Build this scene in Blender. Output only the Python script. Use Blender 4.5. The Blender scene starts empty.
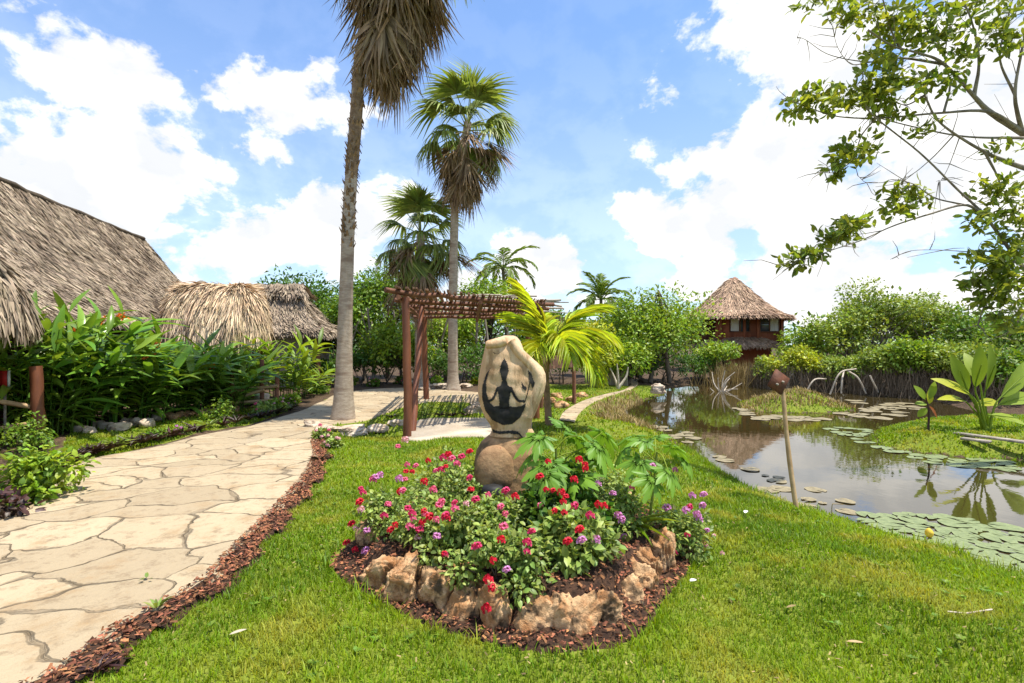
import bpy, math, random
import numpy as np
from mathutils import Vector, Matrix
R = math.radians
PI = math.pi
SC = bpy.context.scene
COL = SC.collection
# ------------------------------------------------------------------ camera, sky, sun, exposure
F, CZ, HZ = 512.0, 1.6, 345.0          # focal length in px of the photo, eye height, horizon row
cam_d = bpy.data.cameras.new('camera'); cam = bpy.data.objects.new('camera', cam_d); COL.objects.link(cam)
cam.location = (0, 0, CZ); cam.rotation_euler = (R(90), 0, 0)
cam_d.sensor_width = 36; cam_d.lens = 36 * F / 1024; cam_d.shift_y = (HZ - 341.5) / 1024
cam_d.clip_start = .05; cam_d.clip_end = 3000
SC.camera = cam
SUN = Vector((.30, -.07, .95)).normalized()
SC.view_settings.view_transform = 'Standard'; SC.view_settings.look = 'None'
SC.view_settings.exposure = .62; SC.view_settings.gamma = 1
sun_d = bpy.data.lights.new('sun', 'SUN'); sun = bpy.data.objects.new('sun', sun_d); COL.objects.link(sun)
sun_d.energy = 4.8; sun_d.angle = R(.6); sun_d.color = (1, .94, .84)
sun.rotation_euler = SUN.to_track_quat('Z', 'Y').to_euler()

def sky_world():
    w = bpy.data.worlds.new('World'); SC.world = w; w.use_nodes = True
    nt = w.node_tree; N = nt.nodes; L = nt.links; N.clear()
    def nd(t, **k):
        n = N.new(t)
        for a, b in k.items(): setattr(n, a, b)
        return n
    def inp(n, i, v):
        if hasattr(v, 'is_linked') or hasattr(v, 'links'): L.new(v, n.inputs[i])
        else: n.inputs[i].default_value = v
    def mth(op, a, b=0.0, c=None):
        n = nd('ShaderNodeMath', operation=op); inp(n, 0, a); inp(n, 1, b)
        if c is not None: inp(n, 2, c)
        return n.outputs[0]
    def vm(op, a, b):
        n = nd('ShaderNodeVectorMath', operation=op); inp(n, 0, a); inp(n, 1, b)
        return n.outputs['Value'] if op == 'LENGTH' else n.outputs[0]
    def mr(x, a, b, c, d):
        n = nd('ShaderNodeMapRange', interpolation_type='SMOOTHSTEP')
        for i, v in enumerate((x, a, b, c, d)): inp(n, i, v)
        return n.outputs[0]
    def mix(f, a, b, mode='MIX'):
        n = nd('ShaderNodeMix', data_type='RGBA', blend_type=mode); inp(n, 0, f); inp(n, 6, a); inp(n, 7, b)
        return n.outputs[2]
    def noise(v, s, det=6.0, rough=.55, dist=0.0):
        n = nd('ShaderNodeTexNoise'); inp(n, 'Vector', v); n.inputs['Scale'].default_value = s
        n.inputs['Detail'].default_value = det; n.inputs['Roughness'].default_value = rough
        n.inputs['Distortion'].default_value = dist
        return n.outputs[0]
    sky = nd('ShaderNodeTexSky', sky_type='NISHITA'); sky.sun_disc = False
    sky.sun_elevation = math.asin(SUN.z); sky.sun_rotation = math.atan2(SUN.x, SUN.y)
    sky.air_density = 1.0; sky.dust_density = .6; sky.ozone_density = 1.4
    tc = nd('ShaderNodeTexCoord'); D = tc.outputs['Generated']
    sp = nd('ShaderNodeSeparateXYZ'); L.new(D, sp.inputs[0]); X, Y, Z = sp.outputs
    az = mth('ARCTAN2', X, Y); el = mth('ARCSINE', Z)
    cb = nd('ShaderNodeCombineXYZ'); L.new(az, cb.inputs[0]); L.new(el, cb.inputs[1]); P2 = cb.outputs[0]
    # cumulus banks: azimuth, elevation, half width, half height (radians), weight
    def ae(px, py):
        a = math.atan((px - 512) / F); return a, math.atan((HZ - py) / F * math.cos(a))
    B = []
    for px, py, rx, ry, wt in ((60, 205, 175, 85, 1.1), (160, 170, 85, 55, 1.0), (20, 250, 190, 100, 1.0), (95, 75, 120, 40, .80), (45, 20, 80, 45, .6),
                               (275, 100, 75, 32, 1.0), (335, 110, 35, 22, .8), (318, 66, 24, 15, .75), (255, 150, 70, 34, .66), (235, 48, 24, 18, .5),
                               (355, 215, 72, 38, 1.0), (290, 250, 130, 55, .85), (420, 260, 70, 50, .75), (545, 262, 58, 36, 1.1), (500, 290, 100, 40, .8),
                               (655, 222, 45, 36, 1.0), (700, 285, 52, 34, .95), (760, 160, 85, 62, 1.1), (745, 200, 110, 60, 1.0), (830, 240, 150, 75, .95),
                               (930, 150, 190, 150, .95), (800, 60, 130, 75, .86), (690, 100, 60, 45, .62), (870, 300, 190, 45, .9), (640, 300, 120, 35, .6), (1100, 100, 260, 220, .9)):
        a, e = ae(px, py); B.append((a, e, rx / F * math.cos(a) ** 1.5, ry / F * math.cos(a) ** .7, wt))
    rng = random.Random(4)
    for k in range(12):                                     # the rest of the dome, behind the camera
        B.append((rng.choice((-1, 1)) * rng.uniform(1.35, 3.1), rng.uniform(.1, .9), rng.uniform(.25, .5), rng.uniform(.12, .25), 1.0))
    m = None
    for a, e, rx, ry, wt in B:
        d = vm('LENGTH', vm('MULTIPLY', vm('SUBTRACT', P2, (a, e, 0)), (1 / rx, 1 / ry, 0)), (0, 0, 0))
        g = mth('MULTIPLY', mth('MAXIMUM', mth('MULTIPLY_ADD', d, -.55, 1.0), 0.0), wt)
        m = g if m is None else mth('SMOOTH_MAX', m, g, .12)
    st = nd('ShaderNodeCombineXYZ'); L.new(az, st.inputs[0]); L.new(mth('MULTIPLY', el, 1.35), st.inputs[1])
    S = st.outputs[0]
    n1 = noise(S, 6.5, 10, .60, .15)
    S2 = vm('ADD', S, (-.03, -.05, 0)); n2 = noise(S2, 6.5, 6, .55, .15)
    dens = mth('MULTIPLY_ADD', mth('SUBTRACT', n1, .5), 1.7, mth('MULTIPLY', m, .85))
    cov = mr(dens, .34, .56, 0.0, 1.0)
    wisp = mth('MULTIPLY', mr(noise(vm('MULTIPLY', S, (1.0, 2.3, 1.0)), 3.0, 8, .62, .5), .5, .8, 0.0, .55), mr(m, .12, .5, .25, 1.0))
    haze = mr(el, -.02, .6, .55, 0.13)                      # pale air towards the horizon
    cov = mth('MAXIMUM', mth('MAXIMUM', cov, wisp), haze)
    lit = mr(mth('SUBTRACT', n1, n2), -.11, .10, 0.0, 1.0)
    core = mr(dens, .6, 1.15, 1.0, .35)
    shade = mth('MULTIPLY', mth('MULTIPLY_ADD', lit, .50, .50), mth('MULTIPLY_ADD', core, .30, .70))
    cl = mix(shade, (4.1, 4.5, 5.1, 1), (8.3, 8.2, 8.0, 1))
    blue = mix(1.0, sky.outputs[0], (.84, 1.32, 1.75, 1), 'MULTIPLY')
    bg = nd('ShaderNodeBackground'); bg.inputs[1].default_value = .1
    L.new(mix(cov, blue, cl), bg.inputs[0])
    out = nd('ShaderNodeOutputWorld'); L.new(bg.outputs[0], out.inputs[0])
    w.cycles.sampling_method = 'MANUAL'; w.cycles.sample_map_resolution = 512
sky_world()

# ------------------------------------------------------------------ helpers
def G(px, py, z=0.0):
    """the point of the plane at height z seen at a photo position"""
    Y = (CZ - z) * F / (py - HZ); return np.array(((px - 512) / F * Y, Y))
def P(px, py, Y): return np.array(((px - 512) / F * Y, Y, CZ + (HZ - py) / F * Y))
def GP(pts, z=0.0): return np.array([G(a, b, z) for a, b in pts])
def nrm(v): return v / np.maximum(np.linalg.norm(v, axis=-1, keepdims=True), 1e-9)
def origin_of(o):
    v = np.zeros(3)
    while o is not None: v += np.array(o.location); o = o.parent
    return v
def mesh_obj(name, V, FL, mat, parent=None, smooth=False):
    """one mesh object from vertices and face arrays, given in world space"""
    V = np.asarray(V, np.float32).reshape(-1, 3)
    loc = origin_of(parent) if parent is not None else np.zeros(3)
    V = V - loc.astype(np.float32)
    FL = [np.asarray(f, np.int32) for f in FL if len(f)]
    me = bpy.data.meshes.new(name)
    me.vertices.add(len(V)); me.vertices.foreach_set('co', V.ravel())
    nl = sum(f.size for f in FL); nf = sum(len(f) for f in FL)
    me.loops.add(nl); me.polygons.add(nf)
    me.loops.foreach_set('vertex_index', np.concatenate([f.ravel() for f in FL]))
    tot = np.concatenate([np.full(len(f), f.shape[1], np.int32) for f in FL])
    me.polygons.foreach_set('loop_start', np.concatenate(([0], np.cumsum(tot)[:-1])).astype(np.int32))
    if smooth: me.polygons.foreach_set('use_smooth', np.ones(nf, bool))
    me.update(calc_edges=True); me.validate()
    me.materials.append(mat)
    o = bpy.data.objects.new(name, me); COL.objects.link(o)
    if parent is not None: o.parent = parent
    return o
class MB:
    """collects shapes for one mesh"""
    def __init__(s): s.V = []; s.F = {}; s.n = 0
    def add(s, V, *FL):
        V = np.asarray(V, float).reshape(-1, 3); s.V.append(V)
        for f in FL:
            f = np.asarray(f, int)
            if len(f): s.F.setdefault(f.shape[1], []).append(f + s.n)
        s.n += len(V)
    def box(s, c, size, rot=None):
        a = np.array([(x, y, z) for x in (-.5, .5) for y in (-.5, .5) for z in (-.5, .5)]) * np.array(size)
        if rot is not None: a = a @ np.array(rot).T
        s.add(a + np.array(c), [(0, 1, 3, 2), (4, 6, 7, 5), (0, 4, 5, 1), (2, 3, 7, 6), (0, 2, 6, 4), (1, 5, 7, 3)])
    def tube(s, pts, rad, n=8, cap=True, seed=None, jit=0.0):
        pts = np.asarray(pts, float); k = len(pts); rad = np.broadcast_to(np.asarray(rad, float), (k,))
        t = nrm(np.gradient(pts, axis=0)); up = np.array((0, 0, 1.)) if abs(t[0, 2]) < .9 else np.array((1., 0, 0))
        a = np.arange(n) * 2 * PI / n; rings = []
        u = nrm(np.cross(t[0], up))
        rg = np.random.default_rng(seed if seed is not None else 0)
        for i in range(k):
            u = nrm(u - t[i] * (u @ t[i])); v = np.cross(t[i], u)
            rr = rad[i] * (1 + (rg.uniform(-jit, jit, n) if jit else 0))
            rings.append(pts[i] + (np.cos(a) * rr)[:, None] * u + (np.sin(a) * rr)[:, None] * v)
        V = np.concatenate(rings)
        i, j = np.meshgrid(np.arange(k - 1), np.arange(n), indexing='ij'); i = i.ravel(); j = j.ravel(); j2 = (j + 1) % n
        FQ = np.stack((i * n + j, i * n + j2, (i + 1) * n + j2, (i + 1) * n + j), 1)
        s.add(V, FQ)
        if cap:
            s.add(np.vstack((rings[0], pts[:1])), np.stack((np.arange(n), np.full(n, n), (np.arange(n) + 1) % n), 1))
            s.add(np.vstack((rings[-1], pts[-1:])), np.stack((np.arange(n), (np.arange(n) + 1) % n, np.full(n, n)), 1))
    def grid(s, A):
        """A: (m,n,3) points of a sheet"""
        m, n = A.shape[:2]; i, j = np.meshgrid(np.arange(m - 1), np.arange(n - 1), indexing='ij'); i = i.ravel(); j = j.ravel()
        s.add(A.reshape(-1, 3), np.stack((i * n + j, (i + 1) * n + j, (i + 1) * n + j + 1, i * n + j + 1), 1))
    def prism(s, poly, z0, z1):
        """upright prism over a plan outline, heights may be arrays"""
        p = np.asarray(poly, float); n = len(p)
        if np.sum(p[:, 0] * np.roll(p[:, 1], -1) - p[:, 1] * np.roll(p[:, 0], -1)) < 0: p = p[::-1]
        b = np.column_stack((p, np.broadcast_to(z0, n))); t = np.column_stack((p, np.broadcast_to(z1, n)))
        k = np.arange(n); k2 = (k + 1) % n
        s.add(np.vstack((b, t)), np.stack((k, k2, k2 + n, k + n), 1))
        s.F.setdefault(n, []).append((np.arange(n) + s.n - n)[None]); s.F[n].append((np.arange(n)[::-1] + s.n - 2 * n)[None])
    def scatter(s, T, TF, pos, d, up, sc):
        """copies of a template (y = along, z = upper face) at pos, pointing d"""
        T = np.asarray(T, float); pos = np.asarray(pos, float); n = len(pos)
        if n == 0: return
        d = nrm(np.asarray(d, float)); up = np.broadcast_to(np.asarray(up, float), d.shape)
        x = nrm(np.cross(d, up) + 1e-6); z = np.cross(x, d); sc = np.asarray(sc, float)
        if sc.ndim == 1: sc = np.repeat(sc[:, None], 3, 1)
        V = (pos[:, None] + T[None, :, 0:1] * (x * sc[:, 0:1])[:, None] + T[None, :, 1:2] * (d * sc[:, 1:2])[:, None] + T[None, :, 2:3] * (z * sc[:, 2:3])[:, None])
        k = len(T); off = (np.arange(n) * k)
        s.add(V.reshape(-1, 3), *[(np.asarray(f)[None] + off[:, None, None]).reshape(-1, len(f[0])) for f in TF])
    def blob(s, c, rad, seed=0, amp=.18, lev=3, freq=1.6):
        V, Fa = ico(lev); rg = np.random.default_rng(seed)
        k = rg.normal(size=(7, 3)) * freq; ph = rg.uniform(0, 6.28, 7)
        dsp = 1 + amp * np.sum(np.sin(V @ k.T + ph), 1) / 2.2
        k2 = rg.normal(size=(6, 3)) * freq * 3; dsp += amp * .3 * np.sum(np.sin(V @ k2.T + ph[:6]), 1) / 2
        s.add(V * dsp[:, None] * np.array(rad) + np.array(c), Fa)
    def build(s, name, mat, parent=None, smooth=False):
        return mesh_obj(name, np.concatenate(s.V), [np.concatenate(f) for f in s.F.values()], mat, parent, smooth)
_ico = {}
def ico(lev):
    if lev in _ico: return _ico[lev]
    t = (1 + 5 ** .5) / 2
    V = [(-1, t, 0), (1, t, 0), (-1, -t, 0), (1, -t, 0), (0, -1, t), (0, 1, t), (0, -1, -t), (0, 1, -t), (t, 0, -1), (t, 0, 1), (-t, 0, -1), (-t, 0, 1)]
    Fa = [(0, 11, 5), (0, 5, 1), (0, 1, 7), (0, 7, 10), (0, 10, 11), (1, 5, 9), (5, 11, 4), (11, 10, 2), (10, 7, 6), (7, 1, 8),
          (3, 9, 4), (3, 4, 2), (3, 2, 6), (3, 6, 8), (3, 8, 9), (4, 9, 5), (2, 4, 11), (6, 2, 10), (8, 6, 7), (9, 8, 1)]
    V = [np.array(v) / np.linalg.norm(v) for v in V]
    for _ in range(lev - 1 if lev > 1 else 0):
        mid = {}; NF = []
        def m(a, b):
            k = (min(a, b), max(a, b))
            if k not in mid: v = V[a] + V[b]; V.append(v / np.linalg.norm(v)); mid[k] = len(V) - 1
            return mid[k]
        for a, b, c in Fa:
            x, y, z = m(a, b), m(b, c), m(c, a); NF += [(a, x, z), (b, y, x), (c, z, y), (x, y, z)]
        Fa = NF
    _ico[lev] = (np.array(V), np.array(Fa)); return _ico[lev]
def tag(o, label=None, cat=None, group=None, kind=None):
    for k, v in (('label', label), ('category', cat), ('group', group), ('kind', kind)):
        if v: o[k] = v
    return o
def thing(name, label, cat, loc, group=None):
    o = bpy.data.objects.new(name, None); COL.objects.link(o); o.location = tuple(float(v) for v in loc); o.empty_display_size = .1
    return tag(o, label, cat, group)
def dup(o, loc=None, rz=None, label=None, sc=None, parent=None):
    c = o.copy(); COL.objects.link(c)
    if parent is not None: c.parent = parent
    for ch in list(o.children): dup(ch, parent=c)
    if loc is not None: c.location = tuple(float(v) for v in loc)
    if rz is not None: c.rotation_euler = (c.rotation_euler[0], c.rotation_euler[1], rz)
    if sc is not None: c.scale = (sc,) * 3 if np.isscalar(sc) else sc
    if label: c['label'] = label
    return c
def inst(src, name, parent, pos, d, up=(0, 0, 1), sc=1.0):
    """a part sharing the mesh of src, pointing d, placed in world space under parent"""
    o = bpy.data.objects.new(name, src.data if hasattr(src, 'data') else src); COL.objects.link(o); o.parent = parent
    d = nrm(np.array(d, float)); x = nrm(np.cross(d, np.array(up, float)) + 1e-6); z = np.cross(x, d)
    M = Matrix(((x[0], d[0], z[0]), (x[1], d[1], z[1]), (x[2], d[2], z[2])))
    o.rotation_euler = M.to_euler(); o.location = Vector(np.array(pos, float) - origin_of(parent)); o.scale = (sc,) * 3 if np.isscalar(sc) else sc
    return o
def inside(poly, x, y):
    p = np.asarray(poly); r = np.zeros(np.shape(x), bool); j = len(p) - 1
    for i in range(len(p)):
        xi, yi = p[i]; xj, yj = p[j]
        r ^= ((yi > y) != (yj > y)) & (x < (xj - xi) * (y - yi) / (yj - yi + 1e-12) + xi); j = i
    return r
def sdist(poly, x, y):
    """distance to an outline, negative inside"""
    p = np.asarray(poly); x = np.asarray(x, float); y = np.asarray(y, float)
    lo, hi = p.min(0), p.max(0); bd = np.hypot(np.maximum(np.maximum(lo[0] - x, x - hi[0]), 0), np.maximum(np.maximum(lo[1] - y, y - hi[1]), 0))
    if bd.size > 1 and (bd > 1.3).any():                  # far points: the distance to the box is close enough
        r = bd + .0; k = bd <= 1.3
        if k.any(): r[k] = sdist(poly, x[k], y[k])
        return r
    if x.size <= 40:
        a = p[:, None]; e = np.roll(p, -1, 0)[:, None] - a; X_, Y_ = x.ravel()[None], y.ravel()[None]
        t = np.clip(((X_ - a[..., 0]) * e[..., 0] + (Y_ - a[..., 1]) * e[..., 1]) / ((e ** 2).sum(-1) + 1e-12), 0, 1)
        d = np.hypot(X_ - a[..., 0] - t * e[..., 0], Y_ - a[..., 1] - t * e[..., 1]).min(0)
        a1 = p; b1 = np.roll(p, 1, 0); c = (a1[:, 1:2] > Y_) != (b1[:, 1:2] > Y_); xi = (b1[:, 0:1] - a1[:, 0:1]) * (Y_ - a1[:, 1:2]) / (b1[:, 1:2] - a1[:, 1:2] + 1e-12) + a1[:, 0:1]
        ins = ((c & (X_ < xi)).sum(0) % 2).astype(bool); return np.where(ins, -d, d).reshape(x.shape)
    d = np.full(np.shape(x), 1e9)
    for i in range(len(p)):
        a = p[i]; b = p[(i + 1) % len(p)]; e = b - a; l2 = e @ e + 1e-12
        t = np.clip(((x - a[0]) * e[0] + (y - a[1]) * e[1]) / l2, 0, 1)
        d = np.minimum(d, np.hypot(x - a[0] - t * e[0], y - a[1] - t * e[1]))
    return np.where(inside(p, x, y), -d, d)
def sstep(a, b, x):
    t = np.clip((x - a) / (b - a), 0, 1); return t * t * (3 - 2 * t)
def smooth_line(pts, n=60, closed=False):
    """Catmull-Rom through plan or space points"""
    p = np.asarray(pts, float)
    q = np.vstack((p[-1:], p, p[:2])) if closed else np.vstack((2 * p[0] - p[1], p, 2 * p[-1] - p[-2]))
    k = len(q) - 3; t = np.linspace(0, k, n, endpoint=not closed); i = np.minimum(t.astype(int), k - 1); f = (t - i)[:, None]
    a, b, c, d = q[i], q[i + 1], q[i + 2], q[i + 3]
    return .5 * (2 * b + (c - a) * f + (2 * a - 5 * b + 4 * c - d) * f ** 2 + (3 * b - a - 3 * c + d) * f ** 3)
def fbm(x, y, seed=0, f0=.4, oct=4):
    rg = np.random.default_rng(seed); s = 0; a = 1.0
    for o in range(oct):
        for _ in range(3):
            k = rg.normal(size=2) * f0; s = s + a * np.sin(x * k[0] * 6.28 + y * k[1] * 6.28 + rg.uniform(0, 6.28)) / 3
        f0 *= 2.1; a *= .55
    return s

# ------------------------------------------------------------------ materials
def pm(name, c1, c2=None, scale=6.0, rough=.8, bump=.0, bscale=None, isl=0.0, trans=0.0, stretch=None, spec=.3, c3=None, s3=1.0, coat=0.0, hue=.0, lo=.35, hi=.65, bdist=.02, att=None):
    m = bpy.data.materials.new(name); m.use_nodes = True; nt = m.node_tree; N = nt.nodes; L = nt.links
    b = N['Principled BSDF']; b.inputs['Roughness'].default_value = rough
    b.inputs['Specular IOR Level'].default_value = spec; b.inputs['Coat Weight'].default_value = coat
    tc = N.new('ShaderNodeTexCoord'); co = tc.outputs['Object']
    if stretch:
        mp = N.new('ShaderNodeMapping'); mp.inputs['Scale'].default_value = stretch; L.new(co, mp.inputs[0]); co = mp.outputs[0]
    def noise(s, det=5, rg=.6):
        n = N.new('ShaderNodeTexNoise'); n.inputs['Scale'].default_value = s; n.inputs['Detail'].default_value = det
        n.inputs['Roughness'].default_value = rg; L.new(co, n.inputs[0]); return n.outputs[0]
    def mix(f, a, c, mode='MIX'):
        n = N.new('ShaderNodeMix'); n.data_type = 'RGBA'; n.blend_type = mode
        for i, v in ((0, f), (6, a), (7, c)):
            if hasattr(v, 'links'): L.new(v, n.inputs[i])
            else: n.inputs[i].default_value = v
        return n.outputs[2]
    def ramp(x, a, c):
        n = N.new('ShaderNodeMapRange'); n.interpolation_type = 'SMOOTHSTEP'; L.new(x, n.inputs[0]); n.inputs[1].default_value = a; n.inputs[2].default_value = c
        return n.outputs[0]
    c1 = (*c1, 1); col = None
    if c2 is None: c2 = tuple(v * .8 for v in c1[:3])
    col = mix(ramp(noise(scale), lo, hi), c1, (*c2, 1))
    if c3 is not None: col = mix(ramp(noise(s3, 3), .50, .66), col, (*c3, 1))
    if isl:
        g = N.new('ShaderNodeNewGeometry'); h = N.new('ShaderNodeHueSaturation'); L.new(col, h.inputs['Color'])
        a = N.new('ShaderNodeMapRange'); L.new(g.outputs['Random Per Island'], a.inputs[0]); a.inputs[3].default_value = 1 - isl; a.inputs[4].default_value = 1 + isl
        L.new(a.outputs[0], h.inputs['Value'])
        if hue:
            w = N.new('ShaderNodeTexWhiteNoise'); w.noise_dimensions = '1D'; L.new(g.outputs['Random Per Island'], w.inputs['W'])
            a2 = N.new('ShaderNodeMapRange'); L.new(w.outputs[0], a2.inputs[0]); a2.inputs[3].default_value = .5 - hue; a2.inputs[4].default_value = .5 + hue
            L.new(a2.outputs[0], h.inputs['Hue'])
        col = h.outputs[0]
    L.new(col, b.inputs['Base Color'])
    if bump:
        bp = N.new('ShaderNodeBump'); bp.inputs['Strength'].default_value = bump; bp.inputs['Distance'].default_value = bdist
        L.new(noise(bscale or scale * 3, 8, .65), bp.inputs['Height']); L.new(bp.outputs[0], b.inputs['Normal'])
    if trans:
        t = N.new('ShaderNodeBsdfTranslucent'); L.new(mix(1.0, col, (1.25, 1.15, .55, 1), 'MULTIPLY'), t.inputs[0])
        ms = N.new('ShaderNodeMixShader'); ms.inputs[0].default_value = trans
        L.new(b.outputs[0], ms.inputs[1]); L.new(t.outputs[0], ms.inputs[2]); L.new(ms.outputs[0], N['Material Output'].inputs[0])
    return m
def leafm(name, c, c2, isl=.45, hue=.025, trans=.35, rough=.45, scale=.5):
    return pm(name, c, c2, scale=scale, rough=rough, isl=isl, hue=hue, trans=trans, spec=.4)
M = {}
M['bark_pale'] = pm('palm bark', (.46, .375, .285), (.33, .26, .19), 7, .9, .6, 22, stretch=(1, 1, 3.2), c3=(.24, .17, .12), s3=1.1, bdist=.03)
M['boots'] = pm('old leaf bases', (.30, .20, .12), (.17, .105, .06), 9, .9, .8, 18, isl=.3)
M['bark'] = pm('bark', (.16, .12, .085), (.09, .065, .045), 8, .9, .6, 22, stretch=(1, 1, .3))
M['root'] = pm('mangrove roots', (.26, .20, .14), (.15, .11, .075), 9, .9)
M['bark_grey'] = pm('grey bark', (.27, .23, .18), (.15, .12, .09), 9, .9, .5, 25, stretch=(1, 1, .3))
M['dead_wood'] = pm('bleached wood', (.58, .50, .40), (.40, .33, .25), 8, .9, .4, 20)
M['wood_red'] = pm('oiled red wood', (.21, .088, .046), (.11, .044, .024), 9, .75, .4, 25, stretch=(1, 1, .15), spec=.4)
M['house_wood'] = pm('red house timber', (.36, .115, .055), (.22, .065, .032), 3, .6, .3, 20, stretch=(1, 1, .2))
M['wood_post'] = pm('varnished post', (.22, .075, .032), (.12, .04, .02), 5, .5, .3, 30, stretch=(1, 1, .2), spec=.4)
M['wood_stick'] = pm('weathered sticks', (.31, .175, .115), (.16, .085, .055), 6, .85, .3, 20, isl=.4)
M['wood_grey'] = pm('grey planks', (.42, .37, .30), (.24, .20, .16), 5, .9, .4, 24, stretch=(.3, 2, 2))
M['bamboo'] = pm('bamboo', (.48, .33, .17), (.33, .21, .10), 6, .6, .1)
M['thatch_dk'] = pm('weathered palm thatch', (.40, .315, .225), (.26, .20, .14), 1.6, .95, isl=.45, hue=.01, c3=(.20, .15, .105), s3=.9)
M['thatch_lt'] = pm('fresh palm thatch', (.70, .54, .36), (.50, .355, .22), 1.6, .95, isl=.5, hue=.012)
M['thatch_md'] = pm('brown palm thatch', (.50, .35, .235), (.34, .225, .15), 1.6, .95, isl=.5, hue=.01)
M['under'] = pm('thatch underside', (.10, .075, .05), (.06, .045, .03), 5, 1)
M['rust'] = pm('rust brown board', (.15, .055, .028), (.08, .03, .016), 9, .7, .4, 40)
M['red_paint'] = pm('red paint', (.5, .03, .02), (.4, .025, .02), 5, .5)
M['white_paint'] = pm('white paint', (.75, .75, .72), (.62, .62, .6), 6, .6)
M['plaster'] = pm('pale plaster', (.45, .42, .37), (.35, .32, .28), 3, .9, .2)
M['stone'] = pm('statue limestone', (.68, .49, .305), (.53, .335, .18), 5, .8, .8, 30, stretch=(1.3, 1, .5), c3=(.33, .205, .105), s3=8, spec=.25, bdist=.012)
M['stone_dk'] = pm('weathered statue base', (.43, .265, .135), (.24, .135, .065), 5, .85, .8, 24, c3=(.11, .075, .04), s3=4.5, bdist=.012)
M['ink'] = pm('black stone paint', (.012, .011, .011), (.03, .026, .022), 22, .75)
M['rock'] = pm('orange limestone', (.66, .42, .22), (.38, .18, .07), 9, .9, 1.0, 32, c3=(.10, .065, .035), s3=10, bdist=.03, isl=.15)
M['rock_pale'] = pm('pale limestone', (.56, .46, .35), (.38, .29, .20), 6, .9, .8, 14, c3=(.22, .16, .11), s3=6, bdist=.03, isl=.2)
M['slab'] = pm('pale concrete', (.60, .51, .39), (.49, .40, .29), 1.4, .9, .25, 30, c3=(.45, .36, .26), s3=.8)
M['mulch'] = pm('mulch soil', (.085, .042, .022), (.035, .018, .011), 30, .95, 1.0, 40, bdist=.03)
M['chips'] = pm('wood chips', (.30, .12, .055), (.15, .06, .03), 12, .9, isl=.7, hue=.015)
M['black_metal'] = pm('black metal', (.012, .012, .012), (.02, .02, .02), 8, .6, spec=.3)
M['glass'] = pm('window glass', (.10, .11, .12), (.07, .08, .09), 2, .06, spec=.8)
M['curtain'] = pm('white curtain', (.70, .66, .60), (.55, .50, .45), 4, .9, stretch=(8, 1, .4))
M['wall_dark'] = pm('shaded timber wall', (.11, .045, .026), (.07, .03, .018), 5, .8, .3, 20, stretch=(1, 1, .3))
M['grass'] = pm('grass blades', (.225, .33, .008), (.12, .215, .006), .7, .5, isl=.45, hue=.02, trans=.42, spec=.3, c3=(.34, .34, .035), s3=1.3)
M['leaf_dk'] = leafm('deep green leaves', (.095, .19, .020), (.06, .135, .016))
M['leaf_md'] = leafm('mid green leaves', (.17, .28, .024), (.11, .20, .018))
M['leaf_lt'] = leafm('fresh green leaves', (.27, .38, .03), (.18, .29, .022))
M['leaf_yl'] = leafm('yellow green leaves', (.40, .44, .03), (.27, .34, .022))
M['leaf_mg'] = leafm('mangrove leaves', (.27, .35, .05), (.19, .27, .04))
M['leaf_ol'] = leafm('olive tree leaves', (.30, .35, .045), (.19, .25, .03), isl=.5, trans=.5)
M['leaf_gl'] = leafm('glossy ginger leaves', (.19, .32, .035), (.12, .23, .026), rough=.3, trans=.32, isl=.5)
M['leaf_sh'] = leafm('shrub leaves', (.28, .36, .075), (.18, .26, .05), isl=.5, scale=4)
M['leaf_pp'] = leafm('papaya leaves', (.25, .40, .035), (.15, .28, .028), isl=.2, trans=.4)
M['leaf_bn'] = leafm('broad paddle leaves', (.22, .34, .025), (.14, .25, .02), isl=.3, trans=.45, rough=.6)
M['leaf_co'] = leafm('yellow coconut leaflets', (.50, .56, .035), (.34, .45, .03), isl=.35, trans=.4)
M['leaf_pg'] = leafm('coconut leaflets', (.18, .26, .04), (.12, .19, .03), isl=.4)
M['frond'] = leafm('fan palm leaves', (.27, .33, .08), (.19, .26, .055), isl=.45, hue=.02)
M['frond_dead'] = pm('dead fan palm leaves', (.41, .285, .17), (.20, .13, .075), 2.2, .9, isl=.55, hue=.012, trans=.15)
M['purple'] = leafm('purple leaves', (.075, .03, .030), (.04, .035, .016), isl=.5, trans=.2)
M['dry'] = pm('dry reeds', (.36, .27, .12), (.24, .17, .08), 2, .9, isl=.5, trans=.2)
M['pad'] = leafm('lily pads', (.20, .245, .10), (.13, .17, .065), isl=.25, hue=.012, trans=.0, rough=.42, scale=2)
M['pad_br'] = leafm('brown lily pads', (.27, .23, .12), (.17, .14, .07), isl=.45, hue=.015, trans=.0, rough=.5, scale=2)
M['orange'] = pm('orange bracts', (.75, .20, .02), (.6, .11, .02), 8, .5, trans=.2)
for nme, c in (('pink', (.85, .17, .32)), ('red', (.74, .02, .05)), ('magenta', (.72, .05, .17)), ('lilac', (.72, .30, .62)), ('pale_pink', (.85, .50, .55)), ('yellow', (.8, .6, .08))):
    M['fl_' + nme] = pm(nme + ' petals', c, tuple(v * .8 for v in c), 40, .6, isl=.25, trans=.25)

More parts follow.
